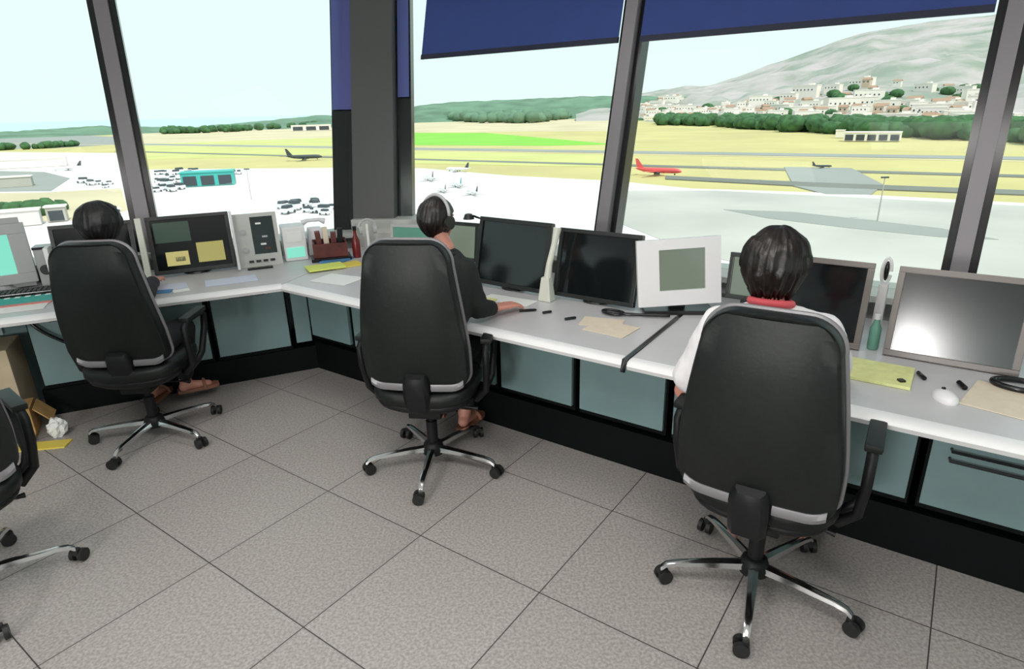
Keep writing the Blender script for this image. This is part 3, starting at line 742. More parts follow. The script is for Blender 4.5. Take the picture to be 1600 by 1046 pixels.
    for k in range(5):
        a = rel + 2*PI*k/5; d = Vector((math.cos(a), math.sin(a), 0)); sd = Vector((-d.y, d.x, 0))
        b = B(); rg = []
        for (rr, z, w, h) in ((.03, .098, .022, .020), (.15, .096, .019, .015), (.28, .088, .015, .011), (.318, .080, .014, .010), (.338, .062, .012, .012)):
            p = d*rr + Vector((0, 0, z)); rg.append(b.verts([p+sd*w*c_+Vector((0, 0, h*s_)) for c_, s_ in ((-1, -.6), (-.8, .6), (0, 1), (.8, .6), (1, -.6), (0, -1))]))
        b.loft(rg); lg = b.build('leg', 'chrome', t, smooth=True)
        ca = a + (.9 + k*1.3); cd = Vector((math.cos(ca), math.sin(ca), 0)); cs = Vector((-cd.y, cd.x, 0)); c0 = d*.335
        b = B()
        for s in (-1, 1): b.cyl(c0+cd*.012+cs*(s*.009)+Vector((0, 0, .0275)), c0+cd*.012+cs*(s*.026)+Vector((0, 0, .0275)), .027, seg=18)
        b.box(c0+Vector((0, 0, .046)), (.022, .03, .028), Matrix.Rotation(ca, 3, 'Z'), bev=.006); b.build('caster', 'rubber', t, smooth=True)
    return t
HUB = {'p1': (-2.02, 3.15, 93), 'p2': (-.412, 2.78, 82), 'p3': (.872, 1.87, 57), 'c4': (-2.07, 1.91, 100)}
make_chair('office_chair', 'black high-backed swivel chair of the leftmost person, farthest from the camera', HUB['p1'][:2], 93, 48, (.13, .02))
make_chair('office_chair', 'black high-backed swivel chair in the middle, under the headset wearer', HUB['p2'][:2], 82, 50, (.15, .0), hs=1.07)
make_chair('office_chair', 'large black high-backed swivel chair in front of the white-shirted person', HUB['p3'][:2], 57, 30, (.215, .0))
make_chair('office_chair', 'empty black swivel chair cut off by the left edge', HUB['c4'][:2], 140, 34, (.15, .02))

# ------------------------------------------------------------------ people
def remesh(o, v, sm=3):
    m = o.modifiers.new('r', 'REMESH'); m.mode = 'VOXEL'; m.voxel_size = v; m.use_smooth_shade = True
    s = o.modifiers.new('s', 'SMOOTH'); s.factor = .5; s.iterations = sm
    return o
def hand(b, wrist, fwd, palm_n, side, curl=.35, s=1.0):
    """side: unit vector towards the thumb side"""
    fwd = Vector(fwd).normalized(); up = -Vector(palm_n).normalized(); side = Vector(side); side = (side-fwd*side.dot(fwd)).normalized(); up = fwd.cross(side).normalized() if fwd.cross(side).dot(up) > 0 else side.cross(fwd).normalized()
    w = Vector(wrist)
    for k, t_ in enumerate((-.030, -.010, .010, .030)):
        b.cap(w+fwd*.015+side*t_*.6, w+fwd*.085*s+side*t_, .0145, .0115, 10)
    for t_, L, c in ((.032, .072, .9), (.011, .080, 1.), (-.011, .074, 1.05), (-.032, .058, 1.15)):
        p = w+fwd*.088*s+side*t_; d = fwd.copy()
        pts = [p]; 
        for seg_, f in enumerate((.45, .32, .23)):
            ang = curl*c*(seg_+.3)
            d = (fwd*math.cos(ang) - up*math.sin(ang) + side*t_*1.2*(1-seg_*.3)).normalized()
            p = p + d*L*f*s; pts.append(p)
        b.chain(pts, [.0098, .0088, .0080, .0070])
    p = w+fwd*.025+side*.026; d = (fwd*.72+side*.62-up*.12).normalized()
    pts = [p, p+d*.036, p+d*.036+(fwd*.86+side*.35-up*.25).normalized()*.030, p+d*.036+(fwd*.86+side*.35-up*.25).normalized()*.030+(fwd*.97-up*.25).normalized()*.022]
    b.chain(pts, [.0135, .0115, .0100, .0085])
def head(b, c, yaw=0, pitch=0, k=1.0):
    Rt = Matrix.Rotation(yaw, 3, 'Z') @ Matrix.Rotation(pitch, 3, 'X')
    def h(x, y, z): return Vector(c) + Rt @ Vector((x*k, y*k, z*k))
    b.ell(h(0, -.012, .025), (.074*k, .092*k, .092*k), Rt, 24, 16)
    b.ell(h(0, .028, -.02), (.060*k, .058*k, .085*k), Rt, 20, 14)
    b.ell(h(0, .052, -.072), (.032*k, .030*k, .030*k), Rt)          # chin
    b.cap(h(0, .084, .012), h(0, .102, -.022), .008*k, .013*k, 10)  # nose
    for s in (-1, 1):
        b.ell(h(s*.010, .092, -.026), (.009*k, .009*k, .007*k), Rt, 10, 8)
        b.cap(h(s*.012, .082, .030), h(s*.045, .070, .030), .008*k, .007*k, 8)   # brow
        b.ell(h(s*.036, .060, -.020), (.022*k, .020*k, .020*k), Rt, 12, 8)       # cheek
        b.ell(h(s*.074, -.006, -.005), (.008*k, .017*k, .030*k), Rt @ Matrix.Rotation(-s*.35, 3, 'Z'), 12, 8)  # ear
    b.cap(h(-.018, .084, -.050), h(.018, .084, -.050), .0065*k, .0065*k, 8)      # lips
    b.cap(h(-.015, .083, -.060), h(.015, .083, -.060), .0070*k, .0070*k, 8)
    return h, Rt
def hairmesh(c, yaw, pitch, k, r, nape, seed, name, m, parent, face_cut=.35, strands=70, amp=.05, part=0):
    """thick cap of hair: sphere grid with strand ridges, hugging the skull at the face"""
    Rt = Matrix.Rotation(yaw, 3, 'Z') @ Matrix.Rotation(pitch, 3, 'X')
    rnd = random.Random(seed); seg = 96; rings = 36; b = B(); rows = []
    offs = [rnd.uniform(-1, 1) for _ in range(seg)]
    for j in range(rings+1):
        th = PI*j/rings; row = []
        for i_ in range(seg):
            ph = 2*PI*i_/seg; v = Vector((math.sin(th)*math.cos(ph), math.sin(th)*math.sin(ph), math.cos(th)))
            kk = 1 + amp*(offs[i_]*.55 + .45*offs[(i_*3+j//5) % seg])*min(1, th) + .05*noise.noise(v*2.2+Vector((seed, 0, 0)))
            if v.z < 0: low = 1 - (1-nape)*0 
            x, y, z = v.x*r[0]*kk, v.y*r[1]*kk, v.z*r[2]*kk*(1 if v.z > 0 else nape)
            if v.z < 0: x *= 1-.20*(-v.z); y = y*(1-.05*(-v.z))
            # open the face: pull the front below the hairline inside the skull
            f = max(0, v.y-.30)*max(0, face_cut-v.z)*4.5
            if f > 0: y -= min(.75, f)*r[1]*1.05; x *= 1-min(.35, f*.4)
            row.append(Vector(c)+Rt @ Vector((x*k, (y-.012)*k, (z+.012)*k)))
        rows.append(b.verts(row) if 0 < j < rings else [b.bm.verts.new(row[0])])
    for j in range(rings):
        A, Bq = rows[j], rows[j+1]
        for i_ in range(seg):
            i2 = (i_+1) % seg
            if len(A) == 1: b.face([A[0], Bq[i_], Bq[i2]])
            elif len(Bq) == 1: b.face([A[i_], Bq[0], A[i2]])
            else: b.face([A[i_], Bq[i_], Bq[i2], A[i2]])
    o = b.build(name, m, parent, smooth='all'); return o

def person(key, label, hd, yaw, pitch, arms, feet, cloth, hair, kh=1.0, sleeves='long', shl=None, ndx=0, nkd=.16, nr=.05):
    hx, hy, fa = HUB[key]
    t = thing('person', label, 'person', (hx, hy, 0), math.radians(fa)-PI/2)
    hd = Vector(hd); pel = Vector((0, -.02, .565)); nk0 = Vector((hd.x*.92+ndx, hd.y-.045, hd.z-nkd)); 
    ch_ = pel.lerp(nk0, .62) + Vector((0, -.02, 0)); wa = pel.lerp(nk0, .32) + Vector((0, -.015, 0))
    sh = shl or [nk0 + Vector((-.165, -.01, -.055)), nk0 + Vector((.165, -.01, -.055))]
    sh = [Vector(x) for x in sh]
    b = B(); h, Rt = head(b, hd, yaw, pitch, kh)
    b.chain([hd+Vector((0, -.02, -.05)), nk0+Vector((0, 0, .03)), nk0+Vector((0, 0, -.05))], [nr, nr, .065])
    def torso(b, g):
        b.ell(pel, (.165+g, .125+g, .115+g), None, 24, 14)
        b.ell(wa, (.140+g, .105+g, .15+g), None, 24, 14)
        b.ell(ch_, (.160+g, .112+g, .19+g), None, 24, 14)
        b.cap(sh[0]+Vector((.02, 0, 0)), nk0+Vector((-.02, -.01, -.025)), .058+g, .055+g); b.cap(sh[1]-Vector((.02, 0, 0)), nk0+Vector((.02, -.01, -.025)), .058+g, .055+g)
    torso(b, 0)
    for s, (elb, wri, fw, pn, sd, cu_, *hs_) in enumerate(arms):
        b.chain([sh[s], elb, wri], [.050, .040, .028]); hand(b, wri, fw, pn, sd, cu_, *(hs_ or [1.0]))
    for s, (kn, an, toe) in enumerate(feet):
        hip = pel+Vector(((-.09, .09)[s], .03, -.02))
        b.chain([hip, kn, an], [.078, .056, .036]); a_ = Vector(an); t_ = Vector(toe)
        b.cap(a_+Vector((0, -.02, -.03)), t_, .032, .022); b.ell(a_+Vector((0, -.03, -.035)), (.03, .035, .03))
    body = remesh(b.build('body', 'skin', t), .0055, 2)
    for s in (-1, 1):
        b = B(); b.ell(h(s*.028, .074, .008), (.011*kh, .011*kh, .011*kh), Rt, 12, 8); b.build('eye', 'eye', t, smooth='all')
    # shirt
    b = B(); torso(b, .010)
    for s, (elb, wri, *_x) in enumerate(arms):
        elb = Vector(elb); wri = Vector(wri)
        if sleeves == 'long': b.chain([sh[s], elb, elb.lerp(wri, .82)], [.066, .052, .040])
        else:
            e2 = sh[s].lerp(elb, .74); b.chain([sh[s], sh[s].lerp(elb, .5), e2], [.072, .070, .076])
    o = remesh(b.build('shirt' if sleeves != 'long' else 'jacket', cloth[0], t), .009, 3)
    dt = bpy.data.textures.new('folds', 'CLOUDS'); dt.noise_scale = .09
    dm = o.modifiers.new('d', 'DISPLACE'); dm.texture = dt; dm.strength = .016; dm.mid_level = .5
    # collar
    b = B(); cc = nk0+Vector((0, 0, .005 if cloth[2] != 'redcollar' else .032)); b.tube([cc+Vector((.062*math.cos(q*PI/8), .060*math.sin(q*PI/8), .012*math.sin(q*PI/8+PI))) for q in range(16)], .013, 8, closed=True)
    b.build('collar', cloth[2], t, smooth='all')
    # trousers
    b = B(); b.ell(pel+Vector((0, 0, -.02)), (.178, .138, .11), None, 24, 12)
    for s, (kn, an, toe) in enumerate(feet):
        hip = pel+Vector(((-.09, .09)[s], .03, -.02)); b.chain([hip, kn, Vector(kn).lerp(Vector(an), .86)], [.090, .068, .052])
    remesh(b.build('trousers', cloth[1], t), .010, 3)
    for s, (kn, an, toe) in enumerate(feet):
        a_ = Vector(an); t_ = Vector(toe); b = B(); dirn = (t_-a_); dirn.z = 0; dirn.normalize(); zf = t_.z-.024
        sdv = Vector((-dirn.y, dirn.x, 0)); rg = []
        for f, w in ((-.055, .026), (-.03, .034), (.05, .037), (.12, .044), (.165, .036), (.185, .018)):
            p = Vector((a_.x, a_.y, 0))+dirn*f; rg.append(b.verts([p+sdv*w+Vector((0, 0, zf)), p-sdv*w+Vector((0, 0, zf)), p-sdv*w+Vector((0, 0, zf+.02)), p+sdv*w+Vector((0, 0, zf+.02))]))
        b.loft(rg)
        b.tube([Vector((a_.x, a_.y, 0))+dirn*.10+sdv*(.043*math.cos(q*PI/6))+Vector((0, 0, zf+.012+.045*math.sin(q*PI/6))) for q in range(7)], .010, 8)
        b.build('sandal', cloth[3], t, smooth=True)
    hairmesh(hd, yaw, pitch, kh, hair['r'], hair['nape'], hair['seed'], 'hair', hair['m'], t, hair.get('cut', .35), amp=hair.get('amp', .05))
    return t, h, Rt, nk0
F_ = Vector((0, 1, 0)); DN = Vector((0, 0, -1))
# leftmost
person('p1', 'leftmost seated person with short black hair, seen from behind above the chair', (-.07, .07, 1.185), .1, -.12,
       [((-.29, .12, .76), (-.19, .36, .79), (.3, 1, -.1), DN, (1, 0, 0), .3), ((-.03, .26, .76), (-.07, .46, .79), (-.3, 1, -.1), DN, (-1, 0, 0), .3)],
       [((-.14, .42, .50), (-.19, .40, .13), (-.19, .52, .06)), ((.06, .42, .50), (-.02, .47, .14), (.09, .53, .085))],
       ('shirtblack', 'trouser', 'shirtblack', 'shoe'), dict(r=(.108, .118, .115), nape=1.0, seed=3, m='hairblack'), .98, 'long', shl=[(-.22, .02, .97), (.01, .05, .97)])
# headset wearer
p2, h2, R2, nk2 = person('p2', 'seated person in a dark jacket wearing a headset, one hand on the desk', (.04, .215, 1.205), -.45, -.15,
       [((-.25, .32, .79), (-.10, .50, .775), (.5, 1, -.05), DN, (1, 0, 0), .3), ((.235, .12, .80), (.295, .215, .770), (.64, .77, -.05), DN, (-.77, .64, 0), .26, 1.22)],
       [((-.10, .46, .50), (-.06, .42, .16), (-.06, .54, .095)), ((.13, .46, .50), (.10, .30, .14), (.14, .42, .075))],
       ('jacket', 'trouser', 'jacket', 'shoe'), dict(r=(.089, .108, .108), nape=1.0, seed=5, m='hairbrown', amp=.03), .93, 'long', nr=.042, ndx=.05,
       shl=[(-.165, .15, .985), (.175, .14, .985)])
# white-shirted person
person('p3', 'seated person with dark bobbed hair and a white shirt, in the large near chair', (-.06, .055, 1.20), -.08, -.1,
       [((-.325, .07, .70), (-.22, .30, .79), (.5, 1, -.15), DN, (1, 0, 0), .3), ((.13, .28, .78), (.04, .48, .785), (-.2, 1, -.1), DN, (-1, 0, 0), .3)],
       [((-.12, .44, .50), (-.12, .40, .13), (-.12, .52, .06)), ((.12, .44, .50), (.12, .42, .13), (.12, .54, .06))],
       ('shirtwhite', 'trouser', 'redcollar', 'shoe'), dict(r=(.099, .118, .122), nape=1.08, seed=11, m='hairbrown', amp=.10, cut=.3), 1.0, 'short', nkd=.135,
       shl=[(-.200, .01, .99), (.10, .05, 1.0)])
# headset on the second head
hx, hy, fa = HUB['p2']
t = thing('headset', 'grey headset with ear cups worn by the person in the dark jacket', 'headset', (hx, hy, 0), math.radians(fa)-PI/2)
b = B(); b.tube([h2(.092*math.sin(q), -.02, .020+.108*math.cos(q)) for q in [-1.5+3*x/14 for x in range(15)]], .008, 8); b.build('headband', 'grey', t, smooth='all')
for s in (-1, 1):
    b = B(); b.cyl(h2(s*.100, -.012, -.005), h2(s*.076, -.012, -.005), .034*.93, seg=20); b.build('ear_cup', 'bezel', t, smooth=True)
b = B(); b.tube([h2(-.095, 0, -.01), h2(-.085, .06, -.05), h2(-.045, .105, -.062)], .0035, 6); b.build('microphone_boom', 'bezel', t)

# ------------------------------------------------------------------ the airfield outside, forty metres below
GZ = -40.0
def poly(name, pts, z, m, label=None):
    b = B(); b.prism([(p.x, p.y) for p in pts], z-1.2, z); return tag(b.build(name, m), label, None, None, 'structure')
def gp(*px): return [G(x, y, GZ) for x, y in px]
def az(x, D, z=GZ):
    d = ray(x, 200); k = D/math.hypot(d.x, d.y); return Vector((d.x*k, d.y*k, z))
# base ground out to the coast / foot of the hills
edge = [az(-700, 2600), az(-300, 2600), gp((0, 211))[0], gp((150, 210))[0], gp((300, 207))[0], gp((450, 196))[0], az(600, 3200), az(900, 3200), az(1300, 3400), az(1800, 3400), az(2600, 3000)]
near = [Vector((1200, -900, GZ)), Vector((-1500, -900, GZ))]
poly('ground_airfield', edge+near, GZ, 'drygrass')
poly('sea', [Vector((-16000, -3000, 0)), Vector((-16000, 15000, 0)), Vector((16000, 15000, 0)), Vector((16000, -3000, 0))], GZ-3, 'sea')
# ground areas
SR = math.radians(-33); us = Vector((math.cos(SR), math.sin(SR), 0)); ns = Vector((-us.y, us.x, 0))
def strip(name, s0, s1, t0, t1, z, m): return poly(name, [us*s0+ns*t0, us*s1+ns*t0, us*s1+ns*t1, us*s0+ns*t1], z, m)
poly('field_tan', gp((205, 206), (530, 192), (960, 182), (960, 205), (660, 207), (400, 222), (205, 236)), GZ+.15, 'tan')
poly('field_green', gp((640, 208), (760, 208), (850, 216), (962, 226), (850, 228), (640, 227)), GZ+.30, 'greengrass')
poly('field_yellow', gp((205, 226), (560, 214), (560, 242), (205, 250)), GZ+.25, 'yellowgreen')
strip('runway', -1500, 700, 560, 590, GZ+.35, 'tarmac')
strip('runway_shoulder', -1500, 700, 545, 552, GZ+.35, 'tan')
poly('field_mid', gp((640, 236), (985, 243), (960, 262), (640, 256)), GZ+.30, 'yellowgreen')
strip('taxiway_far', -900, 700, 438, 452, GZ+.40, 'taxi')
poly('apron', gp((-400, 252), (120, 262), (205, 266), (540, 263), (660, 264), (800, 276), (960, 284), (1080, 296), (1300, 303), (1560, 317), (1800, 330))+[Vector((700, -500, GZ)), Vector((-1000, -500, GZ))], GZ+.45, 'apronc')
poly('apron_worn', gp((975, 300), (1120, 300), (1300, 309), (1560, 322), (1800, 336), (1900, 520), (1400, 470), (1090, 400), (965, 350)), GZ+.60, 'aprong')
poly('apron_dark', gp((1130, 330), (1240, 334), (1330, 344), (1470, 360), (1560, 378), (1470, 374), (1330, 360), (1200, 344)), GZ+.70, 'tarmac')
poly('taxi_patch', gp((1225, 262), (1330, 264), (1380, 290), (1360, 306), (1290, 305), (1240, 292)), GZ+.55, 'tarmac')
poly('taxiway_near', gp((1040, 276), (1300, 288), (1620, 300), (1620, 307), (1300, 295), (1040, 281)), GZ+.62, 'taxi')
poly('apron_left', gp((-300, 262), (70, 270), (110, 280), (80, 300), (-300, 305)), GZ+.60, 'tarmac')
poly('grass_left', gp((-300, 305), (60, 303), (190, 296), (200, 330), (140, 345), (-300, 360)), GZ+.65, 'tan')
poly('apron_far_left', gp((-300, 240), (0, 238), (185, 240), (195, 266), (-300, 262)), GZ+.38, 'apronc')
poly('town_left', gp((-300, 214), (0, 212), (80, 210), (185, 214), (185, 226), (80, 232), (-300, 238)), GZ+.2, 'tarmac')

# mountain with the town slope, as one height field
RID = [(900, 156), (960, 150), (1000, 147), (1060, 139), (1110, 132), (1150, 120), (1200, 101), (1250, 86), (1300, 68), (1350, 52), (1400, 42), (1450, 33), (1500, 28), (1560, 20), (1620, 14), (1800, -30), (2100, -40)]
BAS = [(900, 190), (1000, 190), (1220, 203), (1530, 216), (1800, 235), (2100, 255)]
def lerp_list(L, x):
    for (x0, y0), (x1, y1) in zip(L, L[1:]):
        if x <= x1: return y0+(y1-y0)*(x-x0)/(x1-x0)
    return L[-1][1]
def slope_pt(x, v):
    y0 = lerp_list(BAS, x); y1 = lerp_list(RID, x); g0 = G(x, y0, GZ); D0 = math.hypot(g0.x, g0.y)
    y = y0+(y1-y0)*v; D = D0 + (4200-D0)*v**1.35
    p = far(x, y, D)
    nz = noise.noise(Vector((p.x, p.y, 0))*.0035)*55 + noise.noise(Vector((p.x, p.y, 9))*.011)*22
    p.z += nz*min(1, v*3)*min(1, (1-v)*6+.25) - (3 if v == 0 else 0)
    return p
b = B(); xs = [900+12*i for i in range(101)]; vs = [0, .05, .1, .15, .2, .26, .32, .38, .44, .5, .56, .62, .68, .74, .8, .86, .92, .97, 1.0]
rows = [b.verts([slope_pt(x, v) for x in xs]) for v in vs]
rows.append(b.verts([(lambda p: Vector((p.x*1.25, p.y*1.25, GZ-5)))(slope_pt(x, 1)) for x in xs]))
for A, Bq in zip(rows, rows[1:]):
    for k in range(len(xs)-1): b.face([A[k], A[k+1], Bq[k+1], Bq[k]])
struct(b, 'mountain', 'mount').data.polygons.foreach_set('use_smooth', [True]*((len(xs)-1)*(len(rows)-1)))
# low wooded hills on the horizon
def hills(name, L, D, m, depth=500):
    b = B(); xs = []; x = L[0][0]
    while x <= L[-1][0]: xs.append(x); x += 6
    rr = []
    for f in (0, .35, .7, 1.0, 1.3):
        row = []
        for x in xs:
            y = lerp_list(L, x) + 1.6*noise.noise(Vector((x*.06, f, D))) ; p = far(x, y, D)
            top = p.z; k = {0: 0, .35: .45, .7: .85, 1.0: 1, 1.3: 0}[f]; q = far(x, y, D-depth+depth*f)
            row.append(Vector((q.x, q.y, GZ-2 + (top-GZ+2)*k + (8*noise.noise(Vector((q.x*.01, q.y*.01, 0))) if 0 < k < 1 else 0))))
        rr.append(b.verts(row))
    for A, Bq in zip(rr, rr[1:]):
        for k in range(len(xs)-1): b.face([A[k], A[k+1], Bq[k+1], Bq[k]])
    return struct(b, name, m)
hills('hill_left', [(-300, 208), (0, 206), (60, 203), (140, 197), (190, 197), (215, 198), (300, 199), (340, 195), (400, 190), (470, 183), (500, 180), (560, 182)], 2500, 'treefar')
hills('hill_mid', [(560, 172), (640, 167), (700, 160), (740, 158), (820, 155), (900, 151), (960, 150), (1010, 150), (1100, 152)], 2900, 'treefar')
# tree belts: uncountable canopy, one object for each belt
def belt(name, label, px, n, h, m, spread=20, seed=1):
    rnd = random.Random(seed); b = B(); P_ = [G(x, y, GZ) for x, y in px]
    for _ in range(n):
        k = rnd.random()*(len(P_)-1); i_ = int(k); p = P_[i_].lerp(P_[i_+1], k-i_) 
        out = Vector((p.x, p.y, 0)).normalized(); p = p + out*rnd.uniform(0, spread); hh = h*rnd.uniform(.6, 1.1); r_ = hh*rnd.uniform(.5, .8)
        sd = rnd.uniform(0, 50)
        b.ell(p+Vector((0, 0, hh*.5)), (r_, r_, hh*.52), None, 9, 6, fn=lambda v: 1+.35*noise.noise(v*2+Vector((sd, 0, 0))))
    return tag(b.build(name, m, smooth='all'), label, 'trees', None, 'stuff')
belt('treeline', 'long belt of green trees behind the white hangar', [(1218, 206), (1300, 210), (1420, 216), (1560, 222), (1700, 232)], 260, 21, 'tree', 150, 1)
belt('treeline', 'darker trees left of the hangar on the far side of the field', [(1030, 196), (1100, 198), (1180, 203), (1208, 204)], 130, 22, 'tree', 200, 2)
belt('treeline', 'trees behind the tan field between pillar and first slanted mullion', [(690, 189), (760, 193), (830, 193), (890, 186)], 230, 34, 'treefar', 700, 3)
belt('treeline', 'thin far trees behind the field in the left windows', [(255, 210), (330, 208), (420, 204), (500, 198)], 90, 17, 'tree', 160, 4)
belt('treeline', 'dark hedge line at the far left beyond the taxiway', [(-20, 236), (40, 234), (75, 232), (120, 229)], 40, 10, 'tree', 15, 5)
belt('shrubs', 'olive green bushes below the left window', [(-30, 345), (20, 343), (60, 340), (100, 335)], 26, 7.0, 'tree', 14, 6)
# town houses on the slope
rnd = random.Random(5)
def house_proto(k):
    w, d, h = ((14, 10, 7), (24, 11, 9), (10, 10, 6), (34, 12, 12))[k]; b = B(); b.box((0, 0, h/2-2), (w, d, h+4))
    o = b.build('house', ['house', 'house', 'houseb', 'house'][k]); b = B()
    if k in (0, 2):
        vs_ = b.verts([(-w/2-.5, -d/2-.5, h), (w/2+.5, -d/2-.5, h), (w/2+.5, d/2+.5, h), (-w/2-.5, d/2+.5, h), (-w/2-.5, 0, h+2.6), (w/2+.5, 0, h+2.6)])
        for f in ((0, 1, 5, 4), (2, 3, 4, 5), (0, 4, 3), (1, 2, 5), (3, 2, 1, 0)): b.face([vs_[q] for q in f])
    else: b.box((0, 0, h+.4), (w+.6, d+.6, .8)); b.box((w*.2, 0, h+1.8), (w*.2, d*.4, 2))
    r_ = b.build('roof', 'roof' if k in (0, 2) else 'house', o)
    b = B()
    for q in range(int(w//5)): b.box((-w/2+2.5+q*5, -d/2-.05, h*.55), (1.6, .2, 1.8))
    b.build('windows', 'jetdark', o)
    return o
protos = [house_proto(k) for k in range(4)]
used = [False]*4; placed = []
HL = ['small pale house with tiled roof in the hillside town', 'white block in the hillside town', 'small ochre house in the hillside town', 'long white apartment block in the hillside town']
for q in range(290):
    x = rnd.uniform(985, 1560); v = rnd.uniform(.06, .27) if rnd.random() < .88 else rnd.uniform(.30, .42)
    if x < 1060: v = rnd.uniform(.15, .6)
    for _try in range(40):
        p = slope_pt(x, v)
        if all((p.x-h[0])**2+(p.y-h[1])**2 > 36**2 for h in placed): break
        x = rnd.uniform(985, 1560); v = rnd.uniform(.05, .30) if x > 1060 else rnd.uniform(.15, .6)
    placed.append((p.x, p.y)); k = rnd.choice((0, 0, 1, 1, 2, 3))
    o = protos[k] if not used[k] else copy_tree(protos[k]); used[k] = True
    o.location = p; o.rotation_euler.z = math.atan2(p.y, p.x)-PI/2+rnd.uniform(-.6, .6)
    s_ = rnd.uniform(1.0, 1.6)*(1.0 if v < .2 else 1.2); o.scale = (s_, s_, s_); tag(o, HL[k], 'house', 'houses of the hillside town %s' % 'abcd'[k])
    o['group'] = ['tiled pale houses on the hillside', 'white blocks on the hillside', 'ochre houses on the hillside', 'long apartment blocks on the hillside'][k]
b = B()
for q in range(230):
    x = rnd.uniform(985, 1560); v = rnd.uniform(.08, .42); p = slope_pt(x, v); r_ = rnd.uniform(4, 8.5)*(1 if v < .22 else 1.8)
    if any((p.x-h[0])**2+(p.y-h[1])**2 < 26**2 for h in placed): continue
    b.ell(p+Vector((0, 0, r_*.4)), (r_*1.3, r_*1.3, r_*.8), None, 7, 5)
tag(b.build('woodland', 'tree', smooth='all'), 'patchy green woodland scattered over the lower mountain slope', 'trees', None, 'stuff')
# hangar and other buildings
def building(name, label, p, w, d, h, m, rot, roofm='house', doors=0, cat='building'):
    t = thing(name, label, cat, p, rot)
    b = B(); b.box((0, 0, h/2), (w, d, h)); b.build('walls', m, t)
    b = B(); b.box((0, 0, h+.3), (w+1, d+1, .6)); b.build('roof', roofm, t)
    for q in range(doors): b = B(); b.box((-w/2+(q+.5)*w/doors, -d/2-.1, h*.42), (w/doors*.75, .3, h*.7)); b.build('door', 'jetdark', t)
    return t
def gr(x, y): return G(x, y, GZ+.7)
building('hangar', 'long white hangar with dark doors in front of the tree belt', gr(1362, 220), 52, 18, 8.5, 'house', SR, doors=5)
building('service_building', 'tiny white cubic building left of the hangar', gr(1312, 215), 9, 8, 8, 'house', SR)
building('service_building', 'low white building at the far edge of the field, left windows', gr(487, 204), 95, 20, 13, 'house', .2, doors=3)
building('terminal_annex', 'low building with a teal roof among service vehicles on the left apron', gr(328, 289), 30, 12, 8, 'jetteal', .3, 'jetteal', 3)
building('warehouse', 'pale flat warehouse on the far left apron', gr(30, 262), 75, 16, 7, 'house', .5)
building('warehouse', 'small grey flat building behind the cyan screen', gr(15, 292), 26, 9, 6, 'aprong', .5)
building('kiosk', 'whitish shed below the left window', gr(35, 352), 14, 6, 6, 'apronc', .5)
building('kiosk', 'grey shed with a dark side beside the first head', gr(92, 345), 7, 5, 6, 'aprong', .45, doors=1)
# aircraft
def aircraft(name, label, p, rot, s, body, fin, group=None):
    t = thing(name, label, 'aircraft', p, rot, group); t.scale = (s, s, s)
    b = B(); prof = [(-18, .3, 4.2), (-16, .9, 4.0), (-11, 1.7, 3.5), (-5, 1.95, 3.2), (12, 1.95, 3.2), (15.5, 1.6, 3.1), (17.5, .8, 2.8), (18.3, .1, 2.6)]
    b.loft([b.ring((x, 0, z), (1, 0, 0), r_, 14) for x, r_, z in prof]); b.build('fuselage', body, t, smooth='all')
    for sg in (-1, 1):
        b = B(); b.loft([b.verts([(3.5, sg*1.5, 2.4), (-3.5, sg*1.5, 2.4), (-3.5, sg*1.5, 2.9), (3.5, sg*1.5, 2.9)]), b.verts([(-4.2, sg*16.5, 3.4), (-5.8, sg*16.5, 3.4), (-5.8, sg*16.5, 3.55), (-4.2, sg*16.5, 3.55)])]); b.build('wing', body, t)
        b = B(); b.loft([b.verts([(-13.5, sg*.8, 4), (-16.8, sg*.8, 4), (-16.8, sg*.8, 4.2), (-13.5, sg*.8, 4.2)]), b.verts([(-17, sg*6, 4.5), (-18, sg*6, 4.5), (-18, sg*6, 4.6), (-17, sg*6, 4.6)])]); b.build('tailplane', body, t)
        b = B(); b.cyl((-1, sg*5.5, 1.5), (3.2, sg*5.5, 1.5), .8, 1.0, 12); b.build('engine', 'jetdark' if body != 'jetwhite' else 'jetwhite', t)
    b = B(); b.loft([b.verts([(-11.5, -.15, 5), (-17.2, -.15, 5), (-17.2, .15, 5), (-11.5, .15, 5)]), b.verts([(-16.6, -.1, 11.5), (-18.6, -.1, 11.5), (-18.6, .1, 11.5), (-16.6, .1, 11.5)])]); b.build('tail_fin', fin, t)
    for x, y in ((13, 0), (-1.5, 2.8), (-1.5, -2.8)): b = B(); b.cyl((x, y-.3, .55), (x, y+.3, .55), .55); b.box((x, y, 1.3), (.25, .25, 1.6)); b.build('landing_gear', 'jetdark', t)
    return t
aircraft('airliner', 'red airliner taxiing just right of the first slanted mullion', gr(1028, 273), SR, .82, 'jetred', 'jetred')
aircraft('airliner', 'white airliner with dark tail at the left of the first left mullion', gr(105, 266), -.35+PI, .62, 'jetwhite', 'jetdark').rotation_euler.z = .55+PI
aircraft('airliner', 'white airliner with dark tail farthest away above the second head', gr(715, 268), SR+PI, .55, 'jetwhite', 'jetdark')
for q, (x, y, s_, r_, l) in enumerate(((672, 282, .55, 1.9, 'white airliner parked right beside the corner pillar'), (715, 292, .50, 1.9, 'white airliner parked above and right of the second head, middle of the row'), (738, 304, .42, 2.0, 'white airliner parked nearest to the leftmost black monitor'), (692, 300, .40, 1.9, 'white airliner right behind the head with the headset'))):
    aircraft('airliner', l, gr(x, y), r_, s_, 'jetwhite', ['jetdark', 'jetteal', 'jetdark', 'jetdark'][q])
aircraft('airliner', 'tiny dark aircraft on the taxiway patch in the big right pane', gr(1284, 262), SR+.3, .33, 'jetdark', 'jetdark')
